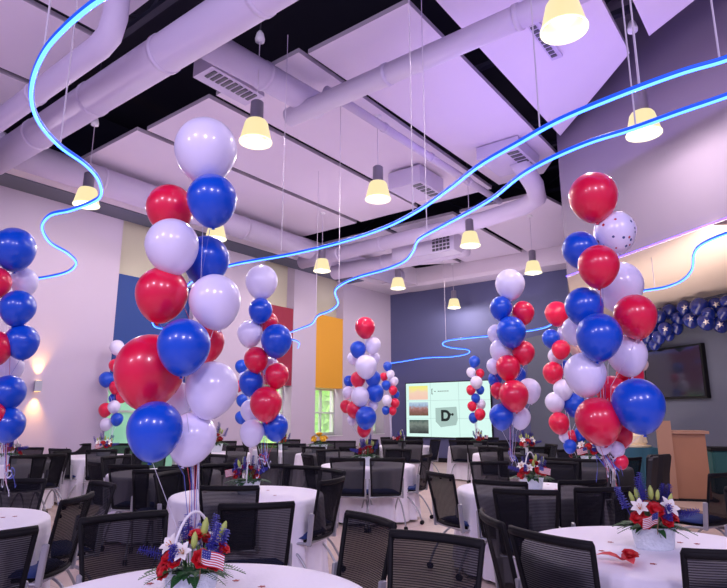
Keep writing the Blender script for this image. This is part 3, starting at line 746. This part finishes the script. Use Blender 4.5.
ORD = ['topmost', 'second from top', 'third from top', 'fourth from top', 'fifth from top', 'sixth from top', 'seventh from top', 'eighth from top', 'ninth from top', 'tenth from top',
       'eleventh from top', 'twelfth from top', 'thirteenth from top', 'fourteenth from top', 'fifteenth from top', 'sixteenth from top', 'seventeenth from top', 'eighteenth from top', 'nineteenth from top', 'twentieth from top', 'twenty-first from top', 'twenty-second from top']
COLPOS = {}
def column(Y, desc, group, lst, anchor, ribbons=6, rk=1.0):
    """lst: (color, px, py, r px, depth offset in metres, tilt)"""
    lst = sorted(lst, key=lambda e: e[2]); small = Y > 7; info = []
    for i, e in enumerate(lst):
        c_, px, py, r, dy = e[:5]; tilt = e[5] if len(e) > 5 else random.uniform(-.22, .22)
        yy = Y+dy; p = at_y(px, py, yy); dist = yy*ct+(p.z-CAMH)*st; rad = r*dist/F*rk
        o = bpy.data.objects.new('balloon', BM[c_][0]); COL.objects.link(o); o.location = p; o.scale = (rad,)*3
        o.rotation_euler = (random.uniform(-.15, .15), tilt, random.uniform(0, 6) if c_ != 'c' else 1.2)
        if not small:
            k_ = bpy.data.objects.new('knot', BM[c_][1]); COL.objects.link(k_); k_.parent = o
        tag(o, '%s balloon, %s in the %s' % (CN[c_], ORD[i], desc), 'balloon', group)
        info.append((o, p, rad))
    # ribbons run from the balloons to the anchor weight
    an = Vector(anchor); root = empty('balloon_ribbons', an); inv = Matrix.Translation(-an)
    rnd = random.Random(int(Y*100)); mx_ = Vector((an.x, an.y, 0))
    rw = .0013 if Y < 7 else .0035
    for j, (o, p, rad) in enumerate(info):
        if small and j % 2: continue
        s0 = p+Vector((0, 0, -rad*1.2)); ctr = an.lerp(info[0][1], max(0, min(1, (s0.z-an.z)/(info[0][1].z-an.z))))*1.0
        mid = s0.lerp(ctr, .8); mid.z = max(an.z+.05, s0.z-1.3*math.hypot(mid.x-s0.x, mid.y-s0.y)-.05)
        q = bmesh.new(); tube(q, [s0, mid, s0.lerp(an, .75)*.5+an*.5+Vector((rnd.uniform(-.015, .015), rnd.uniform(-.015, .015), 0)) if s0.z-an.z > .3 else an.lerp(s0, .5), an], rw, 4, caps=False); q.transform(inv)
        mesh_obj('ribbon', q, (M_ribw, M_ribb, M_ribw, M_ribr)[j % 4], root)
    for j in range(ribbons):
        q = bmesh.new(); pts = []; ph = rnd.uniform(0, 6); rr0 = rnd.uniform(.012, .032); ln = rnd.uniform(.12, .30); lean = Vector((rnd.uniform(-.25, .25), rnd.uniform(-.25, .1), 0))
        for k in range(40):
            t = k/39; an_ = ph+t*PI*rnd.choice((3.6, 3.6, 3.6)); pts.append(an+Vector((math.cos(an_), math.sin(an_), 0))*rr0*math.sin(PI*min(1, t+.1))+Vector((0, 0, .10-ln*t*.6+.05*math.sin(9*t+ph)))+lean*t*.35)
        lo = []
        for k, p_ in enumerate(pts):
            lo.append((q.verts.new(p_+Vector((0, 0, .006))), q.verts.new(p_-Vector((0, 0, .006)))))
        for a_, b_ in zip(lo, lo[1:]): q.faces.new((a_[0], b_[0], b_[1], a_[1]))
        q.transform(inv); cr_ = mesh_obj('curled_ribbon', q, (M_ribw, M_ribb, M_ribr, M_ribw, M_ribb)[j % 5], root, True)
        sm = cr_.modifiers.new('thickness', 'SOLIDIFY'); sm.thickness = .0012
    tag(root, 'curling thin ribbons under the balloons of the ' + desc, 'ribbon', 'balloon ribbons')
t1 = TAB['T1']
column(2.45, 'tallest column at the near left', 'balloons of the near left column', [
 ('w', 206, 149, 30.5, 0, 0), ('b', 212, 199, 24.5, -.06, 0), ('r', 170, 208, 23, .12), ('w', 172, 245, 26, -.05), ('b', 206, 259, 23, .16), ('r', 162, 293, 25.5, 0),
 ('w', 215, 300, 25.5, .02), ('b', 184, 345, 26, -.14, 0), ('r', 205, 342, 19, .22), ('r', 150, 369, 34, .05, .1), ('w', 212, 388, 26, .05, .15), ('b', 155, 429, 27, -.14, 0),
 ('w', 192, 437, 24, .10, .25), ('w', 181, 398, 15, .30)], (flat(183, 2.50).x, 2.62, .90), 7)
column(4.35, 'column cut by the left edge', 'balloons of the left edge column', [
 ('b', 14, 248, 20, 0), ('r', -5, 282, 15, -.05), ('w', 24, 281, 13, .25), ('b', 18, 307, 16.5, -.02), ('r', -5, 347, 16, -.05), ('b', 22, 341, 16, .05), ('w', 10, 366, 13, .3),
 ('b', 8, 392, 16.5, 0), ('b', 8, 424, 16, 0), ('r', -10, 415, 14, -.1), ('r', -22, 315, 15, .1), ('w', -20, 380, 15, .05)], (flat(2, 4.35).x, 4.35, 1.0), 4)
column(5.6, 'slim column before the red panel', 'balloons of the column before the red panel', [
 ('w', 261.6, 281, 16, 0, 0), ('b', 260.5, 310, 11.8, -.03, 0), ('r', 268, 322, 10, .14), ('w', 250, 333, 12.5, .05), ('b', 276.6, 339.7, 15.5, -.06, 0), ('r', 256, 359, 12, -.02), ('w', 270, 366, 9, .18),
 ('r', 277, 375, 12, 0), ('b', 251, 382, 12, .04), ('r', 266, 403, 16, -.10, 0), ('w', 251, 410, 10.5, .15), ('w', 252, 432, 12.3, -.02), ('b', 275, 426, 13, .06)], (flat(264, 5.6).x, 5.6, 1.02), 5)
column(8.95, 'dense column at the centre', 'balloons of the centre column', [
 ('r', 365, 327, 10, 0, 0), ('b', 358, 349, 8, 0), ('w', 373, 345, 8, .05), ('w', 353, 358, 6, .25), ('w', 374, 358, 6, .25), ('w', 366, 366, 11, -.12, 0), ('b', 373, 378, 7.8, -.02), ('r', 358, 379, 7.5, .02),
 ('b', 349, 381, 5.5, .2), ('w', 348, 392, 5.8, .1), ('w', 360, 396, 9.2, -.08), ('b', 375, 392, 8.8, 0), ('r', 346, 406, 6, .2), ('r', 354, 409, 7.8, 0), ('w', 373, 405, 5.5, .1), ('b', 366, 417, 10.5, -.12, 0),
 ('w', 352, 420, 5, .1), ('r', 364, 429, 7, 0)], (flat(366, 8.95).x, 8.95, 1.0), 3)
column(14.2, 'small column left of the video wall', 'balloons of the small column left of the screen', [
 ('b', 387.5, 366, 4.5, 0), ('w', 390.5, 374, 4.2, 0), ('r', 384, 376.5, 4, .1), ('w', 394, 381, 4.4, .05), ('b', 386, 385, 4.6, 0), ('r', 393, 390, 4.4, 0), ('b', 396, 394, 3.6, .1), ('w', 387, 400, 5, -.1), ('r', 395, 403, 4.6, 0),
 ('b', 386, 410, 4.2, 0), ('r', 392.5, 410.5, 4, 0)], (flat(391, 14.2).x, 14.2, .95), 0)
column(14.0, 'small column before the video wall', 'balloons of the column before the screen', [
 ('b', 474.4, 361.4, 5.6, 0), ('w', 471, 372, 4.6, 0), ('r', 480, 373, 4.3, .05), ('w', 476.4, 382, 6, -.1), ('r', 471, 389.6, 4.7, 0), ('b', 480, 389.6, 4.3, .05), ('b', 475.6, 398, 4.5, 0), ('r', 472, 406, 4.6, 0), ('w', 480.7, 404, 4.9, .08),
 ('r', 480, 414, 5.5, -.1), ('b', 473.6, 417.5, 4.9, 0)], (flat(477, 14.0).x, 14.0, .95), 0)
column(6.3, 'column above the arched-handle basket', 'balloons of the column right of the screen', [
 ('w', 510, 283.6, 14.5, 0, 0), ('b', 501, 307.4, 11, 0), ('r', 523, 312, 11, .02), ('b', 511, 331, 14.5, -.1, 0), ('w', 496, 333, 8.5, .15), ('w', 501, 350, 11, .08), ('r', 523.5, 352, 11, -.02), ('w', 494, 365.6, 7.5, .12),
 ('r', 508, 367, 12, -.05), ('b', 495, 379, 7, .22), ('r', 498, 390, 7.5, .15), ('w', 529, 390, 11.5, .08), ('r', 513.7, 394.7, 14.5, -.12, 0), ('b', 501.4, 416, 12, -.02), ('w', 520, 417, 10.5, .08), ('b', 519, 374, 7, .25)], (flat(513, 6.3).x, 6.3, 1.0), 5)
column(8.8, 'column behind the near right one', 'balloons of the column behind the near right one', [
 ('r', 556.7, 313, 11.5, 0, 0), ('b', 551, 338, 8.8, 0), ('w', 567.7, 333, 10, .05), ('r', 561, 349, 9, -.1), ('w', 556, 356, 8, .1), ('r', 553, 372, 10, 0), ('b', 565, 368, 7.5, .15), ('w', 563, 389, 9.6, -.06), ('w', 554.7, 402, 9.5, 0),
 ('b', 574, 404, 11, .02), ('r', 559, 422.5, 10, -.05), ('r', 572, 436, 6, .05), ('b', 581, 434, 7, 0), ('b', 570, 446, 6.5, 0), ('w', 564, 437, 5, .05), ('k', 579, 347, 10, .1), ('b', 585, 386, 9, .2)], (flat(573, 8.8).x, 8.8, .93), 3)
column(3.35, 'large column at the near right', 'balloons of the near right column', [
 ('r', 593, 196, 23.3, 0, 0), ('c', 614.7, 231.5, 20, .05, .1), ('b', 580, 249, 17.3, .08), ('r', 598.5, 265, 19.8, -.12, 0), ('w', 619, 285, 23, .22, 0), ('b', 584, 306, 18.5, .02), ('b', 599, 335.5, 22, -.14, 0), ('r', 635, 315, 20.3, -.05, .08),
 ('w', 627, 354, 19, .08, 0), ('w', 585, 373, 20.3, 0, -.1), ('b', 638, 404, 25, -.15, 0), ('r', 598, 420, 22, -.05, -.35), ('r', 612, 391, 15, .15), ('r', 630, 375, 13, .2), ('r', 620, 435, 12, .12),
 ('w', 604, 446, 7.5, .03), ('w', 617, 449, 7.5, .05), ('r', 621, 461, 7, .05), ('k', 642, 364, 6, .2), ('w', 575, 330, 13, .3)], (flat(616, 3.4).x, 3.45, 1.18), 9)
column(12.0, 'small column beside the blue panel', 'balloons of the small left column', [
 ('w', 117, 347, 7, 0), ('r', 115, 365, 6, 0), ('b', 106.5, 379, 7.2, 0), ('r', 116, 387, 6.5, 0), ('r', 122, 396, 6, .05), ('b', 113, 398, 4.3, .1), ('r', 105.5, 409.6, 6.6, 0), ('w', 114, 406.5, 6, -.05), ('b', 117, 419, 6, 0), ('w', 106, 424, 6, 0)], (flat(110, 12.0).x, 12.0, .95), 0)
column(12.3, 'small half-hidden column left of the slim one', 'balloons of the half hidden far column', [
 ('b', 241.5, 366, 6.3, 0), ('w', 244, 377, 5.5, 0), ('r', 238, 386, 5.5, 0), ('b', 242, 400, 5.8, 0), ('w', 247, 391, 5, .1), ('r', 247, 409, 5, .1), ('b', 241, 417, 6, 0)], (flat(243, 12.3).x, 12.3, .95), 0)

# garland of navy balloons over the television
gm = bal_mesh(M_garl, 24, 14)
gl = [(250, 130, 28), (313, 115, 28), (375, 108, 32), (445, 105, 30), (492, 92, 26), (208, 152, 24), (285, 160, 24), (340, 168, 28), (402, 175, 30), (462, 185, 30), (183, 195, 26), (232, 205, 26), (280, 200, 24), (160, 235, 26),
      (205, 240, 24), (150, 268, 24), (190, 268, 22), (412, 140, 24), (355, 140, 22), (130, 235, 24), (480, 140, 24), (530, 100, 30), (545, 150, 30), (530, 190, 28), (120, 268, 20), (250, 235, 18)]
stars = {(313, 115), (340, 168), (232, 205), (445, 105), (462, 185), (402, 175)}
q = bmesh.new(); sv = []
for k in range(10):
    rr_ = .42 if k % 2 == 0 else .17; sv.append((rr_*math.cos(PI/2+k*PI/5), rr_*math.sin(PI/2+k*PI/5)))
f_ = [q.verts.new((x, -1.005+.5*(x*x+z*z), z)) for x, z in sv]; cc = q.verts.new((0, -1.05, 0))
for k in range(10): q.faces.new((f_[k], f_[(k+1) % 10], cc))
sme = bpy.data.meshes.new('star'); q.to_mesh(sme); q.free(); sme.materials.append(M_star)
gi = 0
for x, y, r in gl:
    px, py = 610+x/4.2, 280+y/4.2; p = at_plane(px, py, N, 9.55-.12*(gi % 3)); dist = p.y*ct+(p.z-CAMH)*st
    rad = r/4.2*dist/F*1.12; o = bpy.data.objects.new('balloon', gm); COL.objects.link(o); o.location = p; o.scale = (rad,)*3
    o.rotation_euler = (random.uniform(-.2, .2), random.uniform(-.5, .5), math.atan2(-p.x, p.y)*1.0)
    if (x, y) in stars:
        s_ = bpy.data.objects.new('star', sme); COL.objects.link(s_); s_.parent = o; s_['label'] = 'pale foil star'
        tag(o, 'navy balloon with a pale star in the garland over the television', 'balloon', 'starred balloons of the navy garland')
    else: tag(o, 'plain navy balloon in the garland over the television', 'balloon', 'plain balloons of the navy garland')
    gi += 1

# ------------------------------------------------------------------ centrepieces
def petal_ring(q, n, L, W, base_up, curl, c=(0, 0, 0), mi=0, ph=0):
    c = Vector(c)
    for k in range(n):
        an = ph+2*PI*k/n; d = Vector((math.cos(an), math.sin(an), 0)); s_ = Vector((-math.sin(an), math.cos(an), 0)); prev = None
        for j in range(5):
            t = j/4; wd = W*math.sin(PI*min(.97, .12+t*.85))
            ele = base_up*(1-t)+curl*t; p = c+d*(L*t*math.cos(ele*.9)+.004)+Vector((0, 0, L*t*math.sin(ele)))
            cur = (q.verts.new(p-s_*wd+Vector((0, 0, wd*.3))), q.verts.new(p), q.verts.new(p+s_*wd+Vector((0, 0, wd*.3))))
            if prev:
                q.faces.new((prev[0], cur[0], cur[1], prev[1])).material_index = mi; q.faces.new((prev[1], cur[1], cur[2], prev[2])).material_index = mi
            prev = cur
def place(q, c, d):
    rot = Vector((0, 0, 1)).rotation_difference(Vector(d).normalized()).to_matrix().to_4x4()
    q.transform(Matrix.Translation(Vector(c)) @ rot)
def rose(c, d, r, parent, m=None):
    q = bmesh.new()
    r *= 1.12; lathe(q, [(0, -.3*r), (.5*r, -.15*r), (.55*r, .3*r), (.3*r, .55*r), (0, .5*r)], 12)
    for ring, (n_, L, W, up, cu) in enumerate(((5, .72, .5, 1.5, 1.5), (6, .92, .6, 1.4, 1.15), (7, 1.08, .68, 1.15, .62))):
        petal_ring(q, n_, L*r, W*r, up, cu, (0, 0, -.15*r), ph=ring*.5)
    place(q, c, d); return mesh_obj('rose', q, m or M_rose, parent, True)
def lily(c, d, r, parent):
    q = bmesh.new(); petal_ring(q, 6, r*1.05, r*.33, 1.25, .55, (0, 0, 0)); place(q, c, d); o = mesh_obj('lily', q, M_lily, parent, True)
    q = bmesh.new()
    for k in range(5):
        an = 2*PI*k/5; tube(q, [(0, 0, 0), (.22*r*math.cos(an), .22*r*math.sin(an), .6*r), (.25*r*math.cos(an), .25*r*math.sin(an), .68*r)], .02*r, 4, rr=[.02*r, .02*r, .05*r])
    place(q, c, d); mesh_obj('stamens', q, M_stamen, o)
    return o
def bud(c, d, L, parent):
    q = bmesh.new(); lathe(q, [(0, 0), (.12*L, .05*L), (.2*L, .35*L), (.17*L, .7*L), (.06*L, .95*L), (0, L)], 12); place(q, c, d); return mesh_obj('lily_bud', q, M_bud, parent, True)
def delph(c, d, L, parent, rnd, m=None):
    q = bmesh.new(); tube(q, [(0, 0, -L*.3), (0, 0, L)], .0022, 5)
    for k in range(34):
        t = k/33; an = k*2.4; rr_ = .014*(1-.45*t); pz = L*(.05+.95*t); p = (rr_*math.cos(an), rr_*math.sin(an), pz)
        petal_ring(q, 5, .013*(1-.4*t), .0085*(1-.4*t), .5+rnd.uniform(-.3, .5), 0, p, ph=k)
    place(q, c, d); return mesh_obj('delphinium', q, m or M_delph, parent)
def leaf(c, d, L, W, parent, rnd):
    q = bmesh.new(); prev = None; side = Vector(d).cross(Vector((0, 0, 1))).normalized(); d = Vector(d).normalized(); c = Vector(c)
    for j in range(7):
        t = j/6; p = c+d*L*t+Vector((0, 0, -.35*L*t*t)); wd = W*math.sin(PI*min(.98, .08+t*.9))
        cur = (q.verts.new(p-side*wd+Vector((0, 0, .2*wd))), q.verts.new(p), q.verts.new(p+side*wd+Vector((0, 0, .2*wd))))
        if prev: q.faces.new((prev[0], cur[0], cur[1], prev[1])); q.faces.new((prev[1], cur[1], cur[2], prev[2]))
        prev = cur
    return mesh_obj('leaf', q, M_leaf, parent, True)
def fern(c, d, L, parent):
    q = bmesh.new(); d = Vector(d).normalized(); side = d.cross(Vector((0, 0, 1))).normalized(); c = Vector(c)
    for j in range(1, 14):
        t = j/14; p = c+d*L*t+Vector((0, 0, -.3*L*t*t)); ll = L*.30*math.sin(PI*(.15+.8*t))
        for s_ in (-1, 1):
            e_ = (side*s_+d*.5).normalized(); w_ = d*.012*L*3
            q.faces.new([q.verts.new(p-w_*.5), q.verts.new(p+e_*ll*.5-w_), q.verts.new(p+e_*ll), q.verts.new(p+e_*ll*.5+w_)])
    tube(q, [c+d*L*t+Vector((0, 0, -.3*L*t*t)) for t in (0, .25, .5, .75, 1)], .0015, 4)
    return mesh_obj('fern_frond', q, M_leaf, parent)
def flag(base, top, out, parent, size=.085):
    root_ = bmesh.new(); tube(root_, [base, top], .0022, 6); st_ = mesh_obj('flag', root_, M_woodl, parent)
    top = Vector(top); ax = (Vector(base)-top).normalized(); out = Vector(out).normalized(); out = (out-ax*out.dot(ax)).normalized(); nrm = ax.cross(out).normalized()
    L = size; Hh = size*.62
    for k in range(13):
        q = bmesh.new(); n_ = 10; prev = None; h0 = Hh*k/13; h1 = Hh*(k+1)/13
        for j in range(n_+1):
            t = j/n_; wv_ = nrm*.004*math.sin(t*7); cur = (q.verts.new(top+ax*(h0+.006)+out*L*t+wv_), q.verts.new(top+ax*(h1+.006)+out*L*t+wv_))
            if prev: q.faces.new((prev[0], cur[0], cur[1], prev[1]))
            prev = cur
        o_ = mesh_obj('stripe', q, M_fred if k % 2 == 0 else M_fwhite, st_, True); s_ = o_.modifiers.new('thickness', 'SOLIDIFY'); s_.thickness = .0008; s_.offset = 0
    q = bmesh.new(); prev = None
    for j in range(5):
        t = .4*j/4; wv_ = nrm*.004*math.sin(t*7)
        for sgn in (0,): cur = (q.verts.new(top+ax*.006+out*L*t+wv_), q.verts.new(top+ax*(Hh*7/13+.006)+out*L*t+wv_))
        if prev: q.faces.new((prev[0], cur[0], cur[1], prev[1]))
        prev = cur
    o_ = mesh_obj('canton', q, M_fblue, st_); s_ = o_.modifiers.new('thickness', 'SOLIDIFY'); s_.thickness = .003; s_.offset = 0
    q = bmesh.new()
    for sgn in (-1, 1):
        for a_ in range(4):
            for b_ in range(3):
                t = .05+.095*a_; p = top+ax*(.010+Hh*.5*(b_+.3)/3)+out*L*t+nrm*(.004*math.sin(t*7)+sgn*.0017)
                q.faces.new([q.verts.new(p+ax*.0016), q.verts.new(p+out*.0016), q.verts.new(p-ax*.0016), q.verts.new(p-out*.0016)])
    mesh_obj('stars', q, M_fwhite, st_)
    return st_
def basket(root, hr=.125, handle=True):
    q = bmesh.new(); seg = 40; pr = [(0, 0), (.80, 0), (.83, .01), (.93, .09), (1.0, .112), (1.02, .118), (.96, .118), (.88, .08), (0, .07)]
    lathe(q, [(r*hr, z) for r, z in pr], seg)
    for v_ in q.verts: v_.co.y *= .72
    mesh_obj('basket', q, M_pot, root, True)
    if handle:
        q = bmesh.new(); pts = [(-.0+.0*k, 0, 0) for k in range(1)]
        pts = [Vector((hr*.95*math.cos(PI*k/14)*.55, hr*.72*math.cos(PI*k/14), .11+.25*math.sin(PI*k/14))) for k in range(15)]
        tube(q, pts, .0065, 8); mesh_obj('handle', q, M_white, root, True)
def arrangement(spec, seed, name='flower_centrepiece', handle=True):
    rnd = random.Random(seed); root = empty(name); basket(root, handle=handle)
    q = bmesh.new(); lathe(q, [(0, .09), (.095, .09), (.085, .12), (.0, .14)], 20); [setattr(v_.co, 'y', v_.co.y*.7) for v_ in q.verts]; mesh_obj('moss', q, M_leaf, root, True)
    for kind, x, y, z, r in spec:
        c = Vector((x, y, z)); d = Vector((x*1.3, y*1.3-.05, .10+max(0, z-.12)*.7)); 
        if kind == 'lily': r *= .82
        if kind == 'rose': rose(c, d, r, root)
        elif kind == 'lily': lily(c, d+Vector((0, -.08, 0)), r, root)
        elif kind == 'bud': bud(c, Vector((x*.8, y*.5, .25)), r, root)
        elif kind == 'delph': delph(c, Vector((x*.7, y*.4, .20)), r, root, rnd)
        elif kind == 'delphs': delph(c, Vector((x*1.5, y*.5-.03, .04)), r, root, rnd)
        elif kind == 'pink': rose(c, d, r, root, M_pink)
        elif kind == 'yellow': rose(c, d, r, root, M_yel)
    for k in range(26):
        an = rnd.uniform(0, 2*PI); d = Vector((math.cos(an), math.sin(an)*.8, rnd.uniform(-.1, .5))); leaf((.06*math.cos(an), .045*math.sin(an), .12), d, rnd.uniform(.07, .12), rnd.uniform(.016, .028), root, rnd)
    for k in range(12):
        an = 2*PI*k/12+.3; d = Vector((math.cos(an), math.sin(an)*.8, .12)); fern((.05*math.cos(an), .04*math.sin(an), .12), d, rnd.uniform(.14, .19), root)
    for k in range(12):
        an = rnd.uniform(0, 2*PI); rr_ = rnd.uniform(.02, .09); q = bmesh.new(); tube(q, [(rr_*.4*math.cos(an), rr_*.4*math.sin(an), .1), (rr_*math.cos(an), rr_*math.sin(an), rnd.uniform(.2, .26))], .0025, 5); mesh_obj('stem', q, M_stem, root)
    return root
specA = [('rose', -.075, -.06, .175, .036), ('rose', -.105, -.045, .135, .032), ('rose', -.09, -.085, .12, .028), ('rose', -.045, -.085, .165, .03), ('rose', .06, -.08, .17, .042), ('rose', .10, -.05, .15, .036), ('rose', .02, -.02, .255, .034), ('rose', .055, .01, .24, .034),
         ('rose', .13, .0, .20, .030), ('rose', -.01, .02, .23, .03), ('lily', -.085, -.02, .215, .062), ('lily', -.02, -.075, .20, .055), ('lily', .09, .02, .235, .05), ('bud', .045, -.01, .255, .085), ('bud', .02, -.06, .215, .075), ('bud', .11, .03, .245, .075),
         ('delph', -.025, .01, .235, .11), ('delph', .085, -.03, .20, .12), ('delph', .06, .05, .22, .12), ('delph', .11, .0, .18, .11), ('delph', -.05, -.085, .17, .07), ('delphs', -.10, -.02, .18, .13), ('delph', -.055, .05, .21, .10)]
specB = [('rose', -.01, -.07, .20, .044), ('rose', .075, -.06, .17, .036), ('rose', -.09, -.04, .16, .040), ('rose', -.07, -.08, .14, .034), ('rose', .03, -.09, .15, .034), ('rose', .10, .0, .20, .034), ('rose', -.03, .02, .22, .034), ('rose', .04, .03, .215, .034),
         ('lily', -.085, -.05, .215, .062), ('lily', .055, -.065, .215, .075), ('bud', -.06, .01, .25, .075), ('bud', -.095, .0, .24, .065), ('bud', .01, .01, .255, .08), ('bud', .05, .02, .25, .06), ('bud', .10, -.01, .235, .06),
         ('delph', -.02, .03, .26, .14), ('delph', -.045, .0, .25, .13), ('delph', .10, .03, .22, .12), ('delph', .035, -.10, .16, .09), ('delphs', .12, -.03, .18, .12), ('delph', -.12, .03, .20, .13), ('delph', .085, .05, .24, .10)]
arrA = arrangement(specA, 3); flag((.06, -.09, .10), (.075, -.125, .235), (.85, -.1, -.75), arrA, .11)
arrB = arrangement(specB, 5, handle=False); flag((-.02, -.09, .09), (-.03, -.14, .215), (-.8, -.1, -.75), arrB, .11)
arrA.location = flat(190, 2.52, .75)+Vector((0, 0, .752)); arrA.scale = (.92,)*3; arrB.location = flat(655, 3.42, .75)+Vector((0, 0, .752)); arrB.scale = (1.0,)*3
tag(arrA, 'red, white and blue flower basket with a small striped flag on the front left table', 'flower arrangement', 'table centrepieces')
tag(arrB, 'red roses, white lilies and blue spikes in a white bowl, front right table', 'flower arrangement', 'table centrepieces')
arrT5 = None
cps = [('A', 248, 5.75, 'T4', 'behind the front left one', 1.0), ('A', 532, 6.1, 'T5', 'basket with arched white handle right of centre', 1.0), ('B', 367, 8.95, 'T6', 'in the centre below the mid balloons', 1.15),
       ('A', 8, 9.2, 'T7', 'at the far left edge', 1.2), ('B', 103, 11.0, 'T8', 'below the small left balloon column', 1.1), ('B', 593, 8.7, 'T13', 'beside the stage', 1.35), ('B', 527, 11.4, 'T14', 'right of the video wall', 1.2),
       ('A', 478, 14.4, 'T11', 'in front of the video wall', 1.2), ('B', 214, 12.2, 'T12', 'right of the near left balloons', 1.5), ('A', 402, 14.5, 'T15', 'in front of the room corner', 1.1), ('B', 283, 13.0, 'T10', 'below the red wall panel', 1.1)]
# lighter proto for far copies: a thing and its parts share meshes
for kk, px, Y, tk, dsc, s_ in cps:
    o = dup(arrA if kk == 'A' else arrB); o.location = flat(px, Y, .75)+Vector((0, 0, .752)); o.scale = (s_,)*3; o.rotation_euler.z = px*.37 if px != 532 else -.2
    tag(o, 'red, white and blue flower centrepiece on the table ' + dsc if px != 532 else 'flower basket with arched white handle on the table right of centre', 'flower arrangement', 'table centrepieces')
# yellow flowers under the orange panel
spY = [('yellow', -.06, -.05, .17, .045), ('yellow', .05, -.06, .18, .05), ('yellow', 0, 0, .24, .05), ('yellow', .08, .03, .2, .045), ('yellow', -.08, .04, .2, .045)]
ay = arrangement(spY, 9, handle=False); ay.location = flat(319, 12.0, .75)+Vector((0, 0, .752)); ay.scale = (1.4,)*3; tag(ay, 'yellow flower centrepiece on the far table below the orange panel', 'flower arrangement', 'table centrepieces')

# red bow-shaped favour on the front right table
root = empty('fabric_rose', flat(623, 3.08)+Vector((0, 0, .752)))
q = bmesh.new(); petal_ring(q, 3, .12, .035, .5, .1, (0, 0, .015), ph=2.6); mesh_obj('ribbon_tail', q, mat('red_fabric', (.62, .01, .03), .5), root, True)
rose((.03, -.02, .035), (0, -.4, 1), .036, root); tag(root, 'red fabric rose with ribbon tails beside the bowl on the front right table', 'decoration')

# confetti scattered over the near tables
rnd = random.Random(11); cpr = None
for tk, spots in (('T2', [(480+x/2.908-3, 388+y/2.908) for x, y in ((362, 472), (465, 482), (512, 510), (388, 447), (590, 448), (640, 452))]), ('T3', [(15, 516), (3, 517)]), ('T4', [(275, 495), (268, 490), (205, 492)]), ('T1', [(150, 583), (262, 586), (236, 580)]), ('T5', [(556, 489), (562, 486), (548, 484)])):
    for px, py in spots:
        p = at_h(px, py, .756)
        if (Vector((p.x, p.y, 0))-TAB[tk]).length > .72: continue
        if cpr is None:
            q = bmesh.new(); prism(q, [(.018*math.cos(a_)*(1 if i_ % 2 else .55), .018*math.sin(a_)*(1 if i_ % 2 else .55)) for i_, a_ in enumerate([PI*k/5 for k in range(10)])], 0, .0012); cpr = mesh_obj('confetti', q, M_conf); o = cpr
        else: o = dup(cpr)
        o.location = Vector((p.x, p.y, .7535)); o.rotation_euler.z = rnd.uniform(0, 3)
        tag(o, 'tiny dark red confetti star on the ' + tname[tk], 'confetti', 'confetti on the ' + tname[tk])
